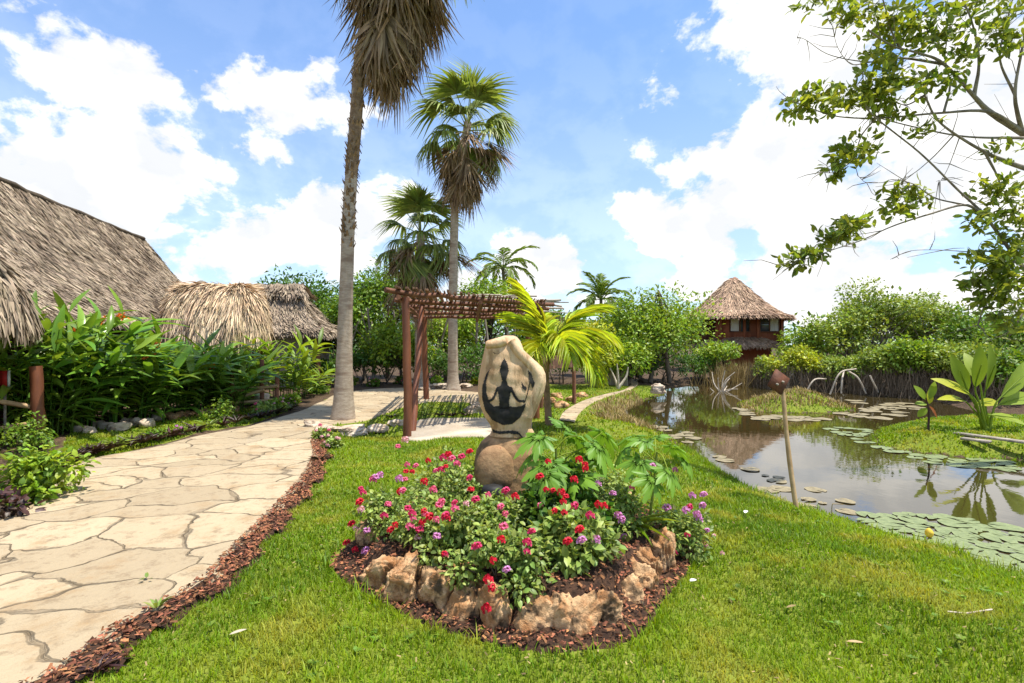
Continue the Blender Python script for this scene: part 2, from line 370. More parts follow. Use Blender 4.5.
# ------------------------------------------------------------------ ground plan (metres, measured from the photo)
WZ = -.2
near_bank = GP([(1024, 577), (960, 553), (900, 539), (850, 522), (800, 507), (760, 493), (722, 472), (697, 455), (674, 440), (652, 428), (634, 421), (620, 412),
                (630, 404.5), (645, 400), (662, 395), (668, 389), (690, 384.5), (735, 384), (770, 387), (830, 390), (870, 392), (905, 396), (940, 402), (965, 409), (1000, 412), (1060, 419)], WZ)
POND = smooth_line(np.vstack(([(8.5, 1.2), (5.6, 2.9)], near_bank, [(16, 12), (20, 9), (17, 4), (12, 1.5)])), 220, True)
ISLET = smooth_line(GP([(738, 403), (760, 398.5), (800, 397.5), (838, 404), (856, 410.5), (820, 413.5), (775, 413), (744, 409)], WZ), 60, True)
PENIN = smooth_line(np.vstack((GP([(871, 439), (884, 428), (912, 422.5), (960, 420.5), (1040, 423)], WZ), [(14, 10.2), (14.2, 7.6)], GP([(1060, 463), (1012, 459), (985, 460), (935, 455), (890, 448)], WZ))), 90, True)
PATH_R = np.vstack(([(-3.3, -1), (-2.5, 1.2)], GP([(62, 683), (125, 637), (210, 588), (245, 552), (284, 510), (308, 482), (320, 458), (317, 442), (330, 426), (366, 421), (402, 408), (440, 402), (492, 405.5), (520, 408)])))
PATH_L = np.vstack(([(-6.8, -1), (-6.0, 2.2), (-5.2, 3.9)], GP([(20, 512), (46, 478), (82, 463), (150, 449), (205, 436), (262, 424), (302, 411), (322, 402.5), (335, 396), (368, 390), (412, 388.5), (450, 391), (520, 396)])))
PATH = np.vstack((smooth_line(PATH_R, 80), smooth_line(PATH_L, 80)[::-1]))
SLAB = smooth_line(np.vstack((GP([(420, 421), (455, 419.5), (500, 419.5), (530, 421), (526, 436), (500, 437.5), (450, 438), (413, 441.5), (409, 436)]),)), 50, True)
PATH2 = np.vstack((smooth_line(GP([(559, 421), (566, 411), (585, 401), (607, 394.5), (624, 390.5), (631, 385), (628, 380)]), 30), smooth_line(GP([(636, 380), (638, 384.5), (630, 390), (610, 396), (592, 403.5), (580, 413), (574, 423)]), 30)))
BED = np.array([G(333, 572), G(392, 606), G(470, 634), G(548, 655), G(604, 656), G(646, 640), G(668, 600), G(694, 560), G(706, 543), (1.42, 4.75), (.9, 5.25), (-.2, 5.3), (-1.0, 4.75), (-1.35, 4.1)])
BED = smooth_line(BED, 90, True)
BED_IN = smooth_line(np.array([G(362, 577), G(412, 596), G(470, 612), G(530, 628), G(586, 636), G(626, 610), G(652, 578), G(672, 548), (1.12, 4.7), (.7, 4.98), (-.2, 5.0), (-.85, 4.55), (-1.1, 4.05)]), 80, True)
LAWN_L = smooth_line(GP([(64, 446), (84, 430), (150, 420), (216, 411.5), (262, 407), (284, 412), (262, 420), (205, 433), (150, 446), (84, 459)]), 60, True)
MULCH = np.vstack((smooth_line(PATH_R[1:10], 70) - np.array((.09, 0)), smooth_line(PATH_R[1:10], 70)[::-1] + np.array([(.11 + .05 * math.sin(k * .9) + .04 * math.sin(k * 2.3), -.02) for k in range(70)])))

def gh(x, y):
    x = np.asarray(x, float); y = np.asarray(y, float)
    dp = sdist(POND, x, y); di = sdist(ISLET, x, y); dn = sdist(PENIN, x, y)
    d = np.minimum(np.where(dp > 0, dp, dp), np.minimum(di, dn))
    d = np.where(dp > 0, np.minimum(dp, 99), np.minimum(di, dn))       # distance to water, positive on land
    d = np.where((dp <= 0) & (di > 0) & (dn > 0), -np.minimum(np.minimum(-dp, di), dn), np.abs(d))
    z = np.where(d > 0, WZ + (.2 + .03 * np.sin(x * 3 + y * 2)) * sstep(-.1, .9, d), WZ - .02 - .7 * sstep(0, .9, -d))
    z = z + .02 * fbm(x, y, 3, .25, 3) * sstep(.2, 1.5, d)
    z = np.where(di < 0, WZ + .50 * sstep(0, 1.3, -di) * (.8 + .22 * fbm(x, y, 9, .35, 2)) + .07 * fbm(x, y, 8, .6, 3) * sstep(0, .5, -di), z)
    z = np.where((dn < 0), WZ + .22 * sstep(0, .8, -dn) + .03 * fbm(x, y, 8, .6, 3) * sstep(0, .5, -dn), z)
    flat = sstep(0, .4, sdist(PATH, x, y)) * sstep(0, .3, sdist(PATH2, x, y)) * sstep(0, .3, sdist(SLAB, x, y))
    return np.where(d > .3, z * flat, z)
def gz(x, y): return float(gh(np.array([x]), np.array([y]))[0])
def litter(x, y):
    """1 where the ground is bare soil and leaf litter, 0 on lawn"""
    left = inside(np.vstack((smooth_line(PATH_L, 80), [(-8, 30), (-60, 30), (-60, -1)])), x, y) & ~inside(LAWN_L, x, y)
    far = (y > 19.6 + 1.5 * np.sin(x * .7)) & (x < 4.4)
    dp = sdist(POND, x, y); over = ((y > 20.5) & (x >= 4.4)) | ((y > 11.5) & (x > 11.8))
    isl = sdist(ISLET, x, y) < -.0
    return np.where(left | far | over, 1.0, np.where(isl, .2, 0.0))
def lawn(x, y):
    ok = (litter(x, y) < .3) & (sdist(PATH, x, y) > .03) & ~inside(BED, x, y) & ~inside(MULCH, x, y) & (sdist(SLAB, x, y) > .02) & (sdist(PATH2, x, y) > .02)
    dp = sdist(POND, x, y)
    return ok & ((dp > -.04) | (sdist(PENIN, x, y) < 0.02) | (sdist(ISLET, x, y) < 0.0))

# ground sheet
gx = np.unique(np.round(np.concatenate((np.arange(-12, 14, .14), np.arange(-30, 32, .8), np.arange(-90, 92, 6), np.linspace(-1500, 1500, 31))), 3))
gy = np.unique(np.round(np.concatenate((np.arange(.4, 25, .13), np.arange(-14, 48, .8), np.arange(-30, 120, 6), np.linspace(-300, 2200, 26))), 3))
XX, YY = np.meshgrid(gx, gy, indexing='ij')
ZZ = gh(XX.ravel(), YY.ravel())
mb = MB(); mb.grid(np.stack((XX, YY, ZZ.reshape(XX.shape)), 2))
def ground_mat():
    m = bpy.data.materials.new('lawn soil and litter'); m.use_nodes = True; N = m.node_tree.nodes; L = m.node_tree.links; b = N['Principled BSDF']
    b.inputs['Roughness'].default_value = .95; b.inputs['Specular IOR Level'].default_value = .15
    tc = N.new('ShaderNodeTexCoord'); at = N.new('ShaderNodeAttribute'); at.attribute_name = 'soil'
    def nz(s, d=6):
        n = N.new('ShaderNodeTexNoise'); n.inputs['Scale'].default_value = s; n.inputs['Detail'].default_value = d; L.new(tc.outputs['Object'], n.inputs[0]); return n.outputs[0]
    def mix(f, a, c):
        n = N.new('ShaderNodeMix'); n.data_type = 'RGBA'
        for i, v in ((0, f), (6, a), (7, c)):
            if hasattr(v, 'links'): L.new(v, n.inputs[i])
            else: n.inputs[i].default_value = v
        return n.outputs[2]
    def mr(x, a, c):
        n = N.new('ShaderNodeMapRange'); L.new(x, n.inputs[0]); n.inputs[1].default_value = a; n.inputs[2].default_value = c; return n.outputs[0]
    green = mix(mr(nz(2.2), .35, .65), (.14, .19, .014, 1), (.19, .22, .03, 1)); green = mix(mr(nz(30), .5, .75), green, (.08, .085, .02, 1))
    soil = mix(mr(nz(5), .35, .65), (.10, .065, .04, 1), (.045, .03, .02, 1)); soil = mix(mr(nz(40, 3), .55, .7), soil, (.20, .14, .08, 1))
    ms = N.new('ShaderNodeMath'); ms.operation = 'MULTIPLY_ADD'; L.new(nz(1.7), ms.inputs[0]); ms.inputs[1].default_value = .8; ms.inputs[2].default_value = -.4
    ad = N.new('ShaderNodeMath'); L.new(at.outputs['Fac'], ad.inputs[0]); L.new(ms.outputs[0], ad.inputs[1])
    L.new(mix(mr(ad.outputs[0], .3, .6), green, soil), b.inputs['Base Color'])
    bp = N.new('ShaderNodeBump'); bp.inputs['Strength'].default_value = .8; bp.inputs['Distance'].default_value = .03; L.new(nz(25, 8), bp.inputs['Height']); L.new(bp.outputs[0], b.inputs['Normal'])
    return m
ground = mb.build('ground', ground_mat(), smooth=True); tag(ground, kind='structure')
xy = XX.ravel(), YY.ravel()
dpv = sdist(POND, *xy); land = np.minimum(sdist(ISLET, *xy), sdist(PENIN, *xy))
wet = np.where((dpv < .12) & (land > -.12), 1.0, 0.0)
at = ground.data.attributes.new('soil', 'FLOAT', 'POINT'); at.data.foreach_set('value', np.maximum(litter(*xy), wet).astype(np.float32))

# water
def water_mat():
    m = bpy.data.materials.new('pond water'); m.use_nodes = True; N = m.node_tree.nodes; L = m.node_tree.links; b = N['Principled BSDF']
    b.inputs['Roughness'].default_value = .025; b.inputs['IOR'].default_value = 2.0; b.inputs['Specular IOR Level'].default_value = .75
    tc = N.new('ShaderNodeTexCoord')
    def nz(s, d, st=(1, 1, 1)):
        mp = N.new('ShaderNodeMapping'); mp.inputs['Scale'].default_value = st; L.new(tc.outputs['Object'], mp.inputs[0])
        n = N.new('ShaderNodeTexNoise'); n.inputs['Scale'].default_value = s; n.inputs['Detail'].default_value = d; L.new(mp.outputs[0], n.inputs[0]); return n.outputs[0]
    mx = N.new('ShaderNodeMix'); mx.data_type = 'RGBA'; L.new(nz(.5, 4), mx.inputs[0]); mx.inputs[6].default_value = (.055, .04, .012, 1); mx.inputs[7].default_value = (.03, .022, .008, 1)
    L.new(mx.outputs[2], b.inputs['Base Color'])
    bp = N.new('ShaderNodeBump'); bp.inputs['Strength'].default_value = .035; bp.inputs['Distance'].default_value = .03; L.new(nz(5.5, 3, (1, .8, 1)), bp.inputs['Height']); L.new(bp.outputs[0], b.inputs['Normal'])
    return m
mb = MB(); X2, Y2 = np.meshgrid(np.linspace(1.2, 24, 24), np.linspace(1, 26, 24), indexing='ij'); mb.grid(np.stack((X2, Y2, np.full_like(X2, WZ)), 2))
tag(mb.build('pond_water', water_mat()), kind='structure')

# flagstone path: irregular slabs with sunken joints
def flag_mat():
    m = bpy.data.materials.new('irregular flagstones'); m.use_nodes = True; N = m.node_tree.nodes; L = m.node_tree.links; b = N['Principled BSDF']
    b.inputs['Roughness'].default_value = .85; b.inputs['Specular IOR Level'].default_value = .25
    tc = N.new('ShaderNodeTexCoord'); O = tc.outputs['Object']
    def nz(s, d, src=O, out=0, rg=.55):
        n = N.new('ShaderNodeTexNoise'); n.inputs['Scale'].default_value = s; n.inputs['Detail'].default_value = d; n.inputs['Roughness'].default_value = rg; L.new(src, n.inputs[0]); return n.outputs[out]
    def vmm(op, a, c):
        n = N.new('ShaderNodeVectorMath'); n.operation = op
        for i, v in enumerate((a, c)):
            if hasattr(v, 'links'): L.new(v, n.inputs[i])
            else: n.inputs[i].default_value = v
        return n.outputs[0]
    def mth(op, a, c):
        n = N.new('ShaderNodeMath'); n.operation = op
        for i, v in enumerate((a, c)):
            if hasattr(v, 'links'): L.new(v, n.inputs[i])
            else: n.inputs[i].default_value = v
        return n.outputs[0]
    def mix(f, a, c, mode='MIX'):
        n = N.new('ShaderNodeMix'); n.data_type = 'RGBA'; n.blend_type = mode
        for i, v in ((0, f), (6, a), (7, c)):
            if hasattr(v, 'links'): L.new(v, n.inputs[i])
            else: n.inputs[i].default_value = v
        return n.outputs[2]
    def mr(x, a, c, lo=0.0, hi=1.0):
        n = N.new('ShaderNodeMapRange'); n.interpolation_type = 'SMOOTHSTEP'; L.new(x, n.inputs[0])
        for i, v in enumerate((a, c, lo, hi)): n.inputs[i + 1].default_value = v
        return n.outputs[0]
    W = vmm('ADD', O, vmm('MULTIPLY', vmm('SUBTRACT', nz(1.1, 2, out=1), (.5, .5, .5)), (.85, .85, 0)))
    W = vmm('ADD', W, vmm('MULTIPLY', vmm('SUBTRACT', nz(6, 3, out=1), (.5, .5, .5)), (.10, .10, 0)))
    W = vmm('MULTIPLY', W, (.92, 1.30, 1))
    def vor(feat):
        n = N.new('ShaderNodeTexVoronoi'); n.voronoi_dimensions = '2D'; n.feature = feat; n.inputs['Scale'].default_value = 1.5; n.inputs['Randomness'].default_value = .95; L.new(W, n.inputs['Vector']); return n
    e = vor('DISTANCE_TO_EDGE').outputs['Distance']; c = vor('F1').outputs['Color']
    wv = mr(nz(2.3, 3), .35, .75, .006, .07)                                   # joints open and close along their length
    jt = mth('SUBTRACT', 1.0, mr(mth('DIVIDE', e, wv), .35, 1.0))
    crack = mth('SUBTRACT', 1.0, mr(e, .004, .016)); crack = mth('MULTIPLY', crack, mr(nz(3.1, 3), .38, .56))
    sp = N.new('ShaderNodeSeparateColor'); L.new(c, sp.inputs[0])
    stone = mix(sp.outputs[0], (.345, .27, .17, 1), (.47, .37, .235, 1)); stone = mix(mr(nz(2.2, 7, rg=.7), .5, .72), stone, (.33, .225, .12, 1))
    stone = mix(mth('MULTIPLY', mr(nz(9, 8, rg=.75), .50, .66), .75), stone, (.24, .175, .105, 1)); stone = mix(mth('MULTIPLY', mr(nz(1.0, 4), .55, .75), .55), stone, (.37, .30, .205, 1))
    grout = mix(mr(nz(12, 5), .4, .6), (.25, .195, .13, 1), (.17, .125, .075, 1))
    col = mix(mth('MULTIPLY', jt, .6), stone, grout); col = mix(mth('MULTIPLY', crack, .62), col, (.10, .07, .035, 1))
    L.new(col, b.inputs['Base Color'])
    h = mth('ADD', mth('MULTIPLY', mth('SUBTRACT', 1.0, jt), 1.0), mth('MULTIPLY', nz(14, 8, rg=.7), .5)); h = mth('SUBTRACT', h, mth('MULTIPLY', crack, .8)); h = mth('ADD', h, mth('MULTIPLY', nz(2.5, 3), .6))
    bp = N.new('ShaderNodeBump'); bp.inputs['Strength'].default_value = .75; bp.inputs['Distance'].default_value = .045; L.new(h, bp.inputs['Height']); L.new(bp.outputs[0], b.inputs['Normal'])
    return m
M['flag'] = flag_mat()
def strip_sheet(A, B, n, m, z0, rise):
    """sheet between two lines, edges turned down into the ground"""
    t = np.concatenate(([0, .004], np.linspace(.02, .98, m - 4), [.996, 1])); Q = A[:, None] * (1 - t)[None, :, None] + B[:, None] * t[None, :, None]
    Z = gh(Q[..., 0].ravel(), Q[..., 1].ravel()).reshape(Q.shape[:2]) + rise
    Z[:, 0] = Z[:, -1] = z0
    return np.concatenate((Q, Z[..., None]), 2)
mb = MB(); A = smooth_line(PATH_L, 120); Bq = smooth_line(PATH_R, 120)
wob = lambda L_, s: L_ + .03 * np.column_stack((np.sin(np.arange(len(L_)) * .55 + s), np.sin(np.arange(len(L_)) * .8 + s)))
mb.grid(strip_sheet(wob(A, 0), wob(Bq, 2), 120, 12, -.04, .03)); tag(mb.build('stone_path', M['flag'], smooth=True), kind='structure')
mb = MB(); h = len(PATH2) // 2; mb.grid(strip_sheet(PATH2[:h], PATH2[h:][::-1], 30, 7, -.04, .03)); tag(mb.build('garden_path', M['flag'], smooth=True), kind='structure')
mb = MB(); mb.prism(SLAB, -.05, .035); tag(mb.build('concrete_slab', M['slab']), kind='structure')
def sheet_in(poly, step, zf, name, mat):
    lo, hi = poly.min(0), poly.max(0); a, b = np.meshgrid(np.arange(lo[0] - step, hi[0] + step, step), np.arange(lo[1] - step, hi[1] + step, step), indexing='ij')
    d = sdist(poly, a.ravel(), b.ravel()).reshape(a.shape); Z = zf(a, b, d); ok = d < step
    idx = -np.ones(a.shape, int); idx[ok] = np.arange(ok.sum()); q = np.stack((idx[:-1, :-1], idx[1:, :-1], idx[1:, 1:], idx[:-1, 1:]), -1).reshape(-1, 4); q = q[(q >= 0).all(1)]
    return mesh_obj(name, np.stack((a[ok], b[ok], Z[ok]), 1), [q], mat, smooth=True)
tag(sheet_in(MULCH, .06, lambda a, b, d: gh(a.ravel(), b.ravel()).reshape(a.shape) + .036 + .015 * fbm(a, b, 5, 2, 3) * (d < -.02) - .03 * (d > 0), 'mulch_border', M['mulch']), kind='structure')
def bedz(a, b, d):
    di = sdist(BED_IN, a.ravel(), b.ravel()).reshape(a.shape)
    return gh(a.ravel(), b.ravel()).reshape(a.shape) + .016 + .18 * sstep(.02, -.14, di) + .10 * sstep(-.1, -.9, di) + .018 * fbm(a, b, 6, 1.8, 3) * (d < -.03) - .05 * (d > 0)
tag(sheet_in(BED, .05, bedz, 'flower_bed_soil', M['mulch']), kind='structure')

# wood chips and litter flecks
rng = np.random.default_rng(11)
def pts_in(poly, n, margin=0.0):
    lo, hi = poly.min(0), poly.max(0); q = rng.uniform(lo, hi, (n * 3, 2)); q = q[sdist(poly, q[:, 0], q[:, 1]) < -margin]; return q[:n]
chip = np.array([(-.5, -.5, 0), (.5, -.4, .1), (.4, .5, 0), (-.4, .45, .12)]); CHF = [np.array([(0, 1, 2, 3)])]
mb = MB()
q = pts_in(MULCH, 9000, -.02); q = q[q[:, 1] < 9]
dq = rng.normal(size=(len(q), 3)) * (1, 1, .3); up = rng.normal(size=(len(q), 3)) * .5 + (0, 0, 1)
s = rng.uniform(.010, .028, (len(q), 1)) * np.array((.6, 1.5, 1))
mb.scatter(chip, CHF, np.column_stack((q, gh(q[:, 0], q[:, 1]) + .044 + .012 * rng.random(len(q)))), dq, up, s)
q = pts_in(BED, 9000, 0.0)
d0 = sdist(BED, q[:, 0], q[:, 1]); dq = rng.normal(size=(len(q), 3)) * (1, 1, .3); up = rng.normal(size=(len(q), 3)) * .5 + (0, 0, 1); s = rng.uniform(.010, .026, (len(q), 1)) * np.array((.6, 1.4, 1))
mb.scatter(chip, CHF, np.column_stack((q, bedz(q[:, 0], q[:, 1], d0) + .012 + .008 * rng.random(len(q)))), dq, up, s)
tag(mb.build('wood_chips', M['chips']), kind='stuff')

# grass: blades on every lawn, finer near the eye
def blades(n, x0, x1, y0, y1, hgt, wid, mask):
    x = rng.uniform(x0, x1, n); y = rng.uniform(y0, y1, n); ok = (np.abs(x) < y * 1.06 + .5); x, y = x[ok], y[ok]; ok = mask(x, y); x, y = x[ok], y[ok]
    z = gh(x, y); k = len(x); patch = fbm(x, y, 21, .35, 4); hh = hgt * rng.uniform(.55, 1.35, k) * (1 + .22 * patch); ok = hh > hgt * .35
    a = rng.uniform(0, 6.283, k); lean = rng.uniform(.15, 1.0, k) * hh; dx, dy = np.cos(a), np.sin(a); w = wid * rng.uniform(.6, 1.3, k) / 2
    b = np.stack((x, y, z - .006), 1); sd = np.stack((-dy, dx, 0 * dx), 1) * w[:, None]; dr = np.stack((dx, dy, 0 * dx), 1) * lean[:, None]; upv = np.array((0, 0, 1.))[None] * hh[:, None]
    V = np.stack((b - sd, b + sd, b + dr * .35 + upv * .6 + sd * .8, b + dr * .35 + upv * .6 - sd * .8, b + dr + upv * .95), 1)[ok]
    return V.reshape(-1, 3), len(V)
mb = MB()
for args in ((75000, -2.4, 4.4, 2.1, 3.6, .040, .0060), (80000, -3, 4.8, 3.6, 5.6, .043, .0085), (90000, -8.5, 5, 5.6, 9, .045, .013), (60000, -9, 12, 9, 19.5, .05, .028), (16000, 6, 12.5, 7.4, 12.5, .055, .02)):
    V, k = blades(*args, lawn); o5 = (np.arange(k) * 5)[:, None]
    mb.add(V, np.array([(0, 1, 2, 3)]) + o5, np.array([(3, 2, 4)]) + o5)
# longer tufts along the water and the bed
def edge_mask(x, y):
    d = sdist(POND, x, y); e = sdist(BED, x, y); return lawn(x, y) & (((d > -.02) & (d < .14)) | ((e > 0) & (e < .05)))
V, k = blades(60000, -2, 4.6, 2.2, 9, .085, .0075, edge_mask); o5 = (np.arange(k) * 5)[:, None]; mb.add(V, np.array([(0, 1, 2, 3)]) + o5, np.array([(3, 2, 4)]) + o5)
tag(mb.build('grass', M['grass']), kind='stuff')

def dry_mask(x, y):
    f = fbm(x, y, 33, .5, 3); return ((sdist(ISLET, x, y) < .02) & (f > -.1)) | ((sdist(POND, x, y) > -.12) & (sdist(POND, x, y) < 1.1) & (x < 4.2) & (y > 10.5) & (y < 19) & (sdist(PATH2, x, y) > .15) & (f > -.5))
mb = MB(); V, k = blades(26000, 1.5, 10.5, 10, 19, .13, .022, dry_mask); o5 = (np.arange(k) * 5)[:, None]; mb.add(V, np.array([(0, 1, 2, 3)]) + o5, np.array([(3, 2, 4)]) + o5)
tag(mb.build('dry_grass', M['dry']), kind='stuff')

q = rng.uniform((-3, 2.2), (5, 7.5), (2600, 2)); q = q[lawn(q[:, 0], q[:, 1])]; f = fbm(q[:, 0], q[:, 1], 51, .6, 3); q = q[f > -.35]; n = len(q)
mb = MB(); mb.scatter(chip, CHF, np.column_stack((q, gh(q[:, 0], q[:, 1]) + .03 + .018 * rng.random(n))), rng.normal(size=(n, 3)) * (1, 1, .3), rng.normal(size=(n, 3)) * .4 + (0, 0, 1), rng.uniform(.006, .017, (n, 1)) * np.array((.5, 1.6, 1)))
tag(mb.build('lawn_litter', M['dry']), kind='stuff')

q = rng.uniform((-2.5, 2.2), (4.6, 7.0), (700, 2)); q = q[lawn(q[:, 0], q[:, 1]) & (fbm(q[:, 0], q[:, 1], 61, .5, 3) > .1)]; mb = MB()
for x, y in q:
    k = rng.integers(5, 10); a = rng.uniform(0, 6.28, k); d = np.stack((np.cos(a), np.sin(a), rng.uniform(.1, .6, k)), 1); z = float(ZZ.reshape(XX.shape)[np.searchsorted(gx, x), np.searchsorted(gy, y)])
    mb.scatter(np.array([(0, 0, 0), (-.32, .5, .06), (0, 1, -.1), (.32, .5, .06)]), [np.array([(0, 1, 2), (0, 2, 3)])], np.tile((x, y, z + .03), (k, 1)), d, np.tile((0, 0, 1.), (k, 1)), rng.uniform(.018, .04, k))
tag(mb.build('lawn_weeds', M['leaf_md']), kind='stuff')

# ------------------------------------------------------------------ thatched buildings
STRAW = np.array([(-.5, 0, 0), (.5, 0, 0), (.42, .55, .05), (-.42, .55, .05), (.1, 1.0, -.03), (-.15, .95, -.03)]); STF = [np.array([(0, 1, 2, 3), (3, 2, 4, 5)])]
def thatch(mb, fn, nu, nv, n, ln, wd, seed, lift=.03, shag=.0, rough=.35):
    """fn(u,v) -> point of a roof slope, v=1 at the eave; a base sheet with straw laid down it"""
    rg = np.random.default_rng(seed)
    U, Vv = np.meshgrid(np.linspace(0, 1, nu), np.linspace(0, 1, nv), indexing='ij'); A = fn(U, Vv); mb.grid(A)
    u = rg.random(n); v = rg.random(n) ** .85 * (1.0 + shag) - .02
    k = int(n * .16); v[:k] = rg.uniform(.93, 1.0, k)
    v = np.minimum(v, 1.0)
    e = 1e-3; p = fn(u, np.clip(v, 0, 1)); t = nrm(fn(u, np.clip(v, 0, 1 - e) + e) - fn(u, np.clip(v, 0, 1 - e))); su = nrm(fn(np.clip(u + e, 0, 1), v * .98) - fn(np.clip(u - e, 0, 1), v * .98))
    nn = nrm(np.cross(su, t)); nn *= np.sign(nn[:, 2:3] + 1e-9)
    d = t + rg.normal(size=(n, 3)) * rough * .45 + nn * rg.uniform(-.02, .22, n)[:, None] * rough * 2
    d[:k] += np.array((0, 0, -.55))
    p = p - t * (ln * .4 * (v[:, None] > .2)) + nn * (lift * rg.uniform(.2, 1.6, n))[:, None]
    s = np.stack((wd * rg.uniform(.5, 1.6, n), ln * rg.uniform(.5, 1.35, n), wd * rg.uniform(.5, 2, n)), 1)
    mb.scatter(STRAW, STF, p, d, nn + rg.normal(size=(n, 3)) * .35, s)
def slope(a, b, eb, ea, sag=.25):
    a, b, eb, ea = (np.array(v, float) for v in (a, b, eb, ea))
    def fn(u, v):
        u = np.asarray(u)[..., None]; v = np.asarray(v)[..., None]
        p = (a * (1 - u) + b * u) * (1 - v) + (ea * (1 - u) + eb * u) * v
        return p - np.array((0, 0, 1.)) * sag * np.sin(v * PI) + np.array((0, 0, 1.)) * .03 * np.sin(u * 17 + v * 5)
    return fn
def hip_roof(mb, A, B, E, n, ln, wd, seed, sag=.25, **k):
    """A,B ridge ends; E eave corners in order a-front, b-front, b-back, a-back"""
    for i, (p, q, r, s, w) in enumerate(((A, B, E[1], E[0], 1), (B, B, E[2], E[1], .5), (B, A, E[3], E[2], .4), (A, A, E[0], E[3], .4))):
        thatch(mb, slope(p, q, r, s, sag), 24, 12, int(n * w), ln, wd, seed + i, **k)
def wall_ring(mb, pts, z0, z1, th=.12):
    for a, b in zip(pts, pts[1:] + pts[:1]):
        a, b = np.array(a), np.array(b); d = b - a; l = np.linalg.norm(d); ang = math.atan2(d[1], d[0]); c, s = math.cos(ang), math.sin(ang)
        mb.box((*((a + b) / 2), (z0 + z1) / 2), (l - th, th, z1 - z0), ((c, -s, 0), (s, c, 0), (0, 0, 1)))
def post(mb, x, y, z0, z1, r, seed=0, top=None, n=10):
    rg = np.random.default_rng(seed); t = top or (x, y); k = 7; f = np.linspace(0, 1, k)
    pts = np.stack((x + (t[0] - x) * f + rg.normal(0, r * .12, k), y + (t[1] - y) * f + rg.normal(0, r * .12, k), z0 + (z1 - z0) * f), 1)
    mb.tube(pts, r * (1.06 - .12 * f), n, seed=seed, jit=.05)

# great hall on the left: long ridge running away from the path
A_, B_ = np.array((-10.1, 2.5, 5.5)), np.array((-13.7, 19.0, 5.52)); dr = nrm(B_ - A_); pr = np.array((dr[1], -dr[0], 0)); pr /= np.linalg.norm(pr)
hall = thing('thatched_hall', 'great thatched hall with the long high ridge at the left edge behind the ginger plants', 'hall', (-11.8, 11, 0))
E_ = [A_ + pr * 3.0 - dr * 1.5, B_ + pr * 2.75 + dr * 2.0, B_ - pr * 2.9 + dr * 2.0, A_ - pr * 3.2 - dr * 1.5]
for e in E_: e[2] = 2.05
mb = MB(); hip_roof(mb, A_, B_, E_, 52000, .24, .026, 3, sag=.32, lift=.025, rough=.3); roof = mb.build('roof', M['thatch_dk'], hall)
mb = MB(); rg = np.random.default_rng(5); f = np.linspace(0, 1, 40)[:, None]; mb.tube(A_ * (1 - f) + B_ * f + np.array((0, 0, .02)) + rg.normal(0, .02, (40, 3)), .075, 7, jit=.2, seed=2); mb.build('ridge_cap', M['under'], roof)
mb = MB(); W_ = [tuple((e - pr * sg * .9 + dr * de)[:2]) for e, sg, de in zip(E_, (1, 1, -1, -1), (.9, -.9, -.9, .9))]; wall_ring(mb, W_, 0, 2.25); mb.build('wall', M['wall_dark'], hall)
mb = MB()
for k in range(7):
    e = E_[0] * (1 - k / 6) + E_[1] * k / 6 - pr * .5; post(mb, e[0], e[1], 0, 2.2, .08, k)
mb.build('veranda_frame', M['wood_red'], hall)

def bell_hut(name, label, cx, cy, r, ztop, ze, ridge, n, mat, seed, posts, cat='hut', ln=.5, wd=.05):
    t = thing(name, label, cat, (cx, cy, 0))
    def fn(u, v):
        a = np.asarray(u) * 2 * PI; v = np.asarray(v); q = r * (.12 + .88 * np.sin(v * PI / 2 * .93) ** .9)
        z = ze + (ztop - ze) * (1 - v ** 1.75); wv = 1 + .04 * np.sin(a * 5 + 2 * v) + .03 * np.sin(a * 11)
        return np.stack((cx + np.cos(a) * q * wv + np.clip(np.cos(a) * 3, -1, 1) * ridge * (1 - .4 * v), cy + np.sin(a) * q * wv, z + .04 * np.sin(a * 7 + 3 * v)), -1)
    mb = MB(); thatch(mb, fn, 64, 14, n, ln, wd, seed, lift=.035, rough=.3); roof = mb.build('roof', mat, t)
    mb = MB(); f = np.linspace(-1, 1, 12)[:, None]; rg = np.random.default_rng(seed)
    mb.tube(np.array((cx, cy, ztop + .02)) + f * np.array((ridge + .3, 0, 0)) + rg.normal(0, .02, (12, 3)), .07, 7, jit=.25, seed=1); mb.build('ridge_cap', mat, roof)
    for k, (px, py) in enumerate(posts):
        mb = MB(); post(mb, px, py, 0, ze + .35, .075, k); mb.build('post', M['wood_red'], t)
    return t
h2 = bell_hut('round_hut', 'small round hut with shaggy pale straw thatch beside the great hall', -8.75, 15.2, 1.05, 3.34, 1.62, .60, 13000, M['thatch_lt'], 31, [(-7.5, 14.9), (-9.9, 14.6), (-7.9, 16.1), (-9.6, 16.1)], ln=.42, wd=.03)
mb = MB(); a = np.linspace(0, 2 * PI, 13)[:-1]; wall_ring(mb, [(-8.75 + 1.15 * math.cos(t), 15.4 + .9 * math.sin(t)) for t in a], 0, 1.75, .08); mb.build('wall', M['wall_dark'], h2)
h1 = bell_hut('entrance_canopy', 'ragged brown thatch canopy cut off by the left edge of the photo', -8.55, 7.2, 1.2, 3.1, 1.78, .3, 8000, M['thatch_dk'], 37, [(-8.2, 7.8), (-9.2, 6.5), (-7.9, 6.5)], cat='canopy', ln=.3, wd=.035)
mb = MB(); mb.box((-8.9, 7.4, .9), (1.3, .9, 1.6)); mb.build('wall', M['wall_dark'], h1)

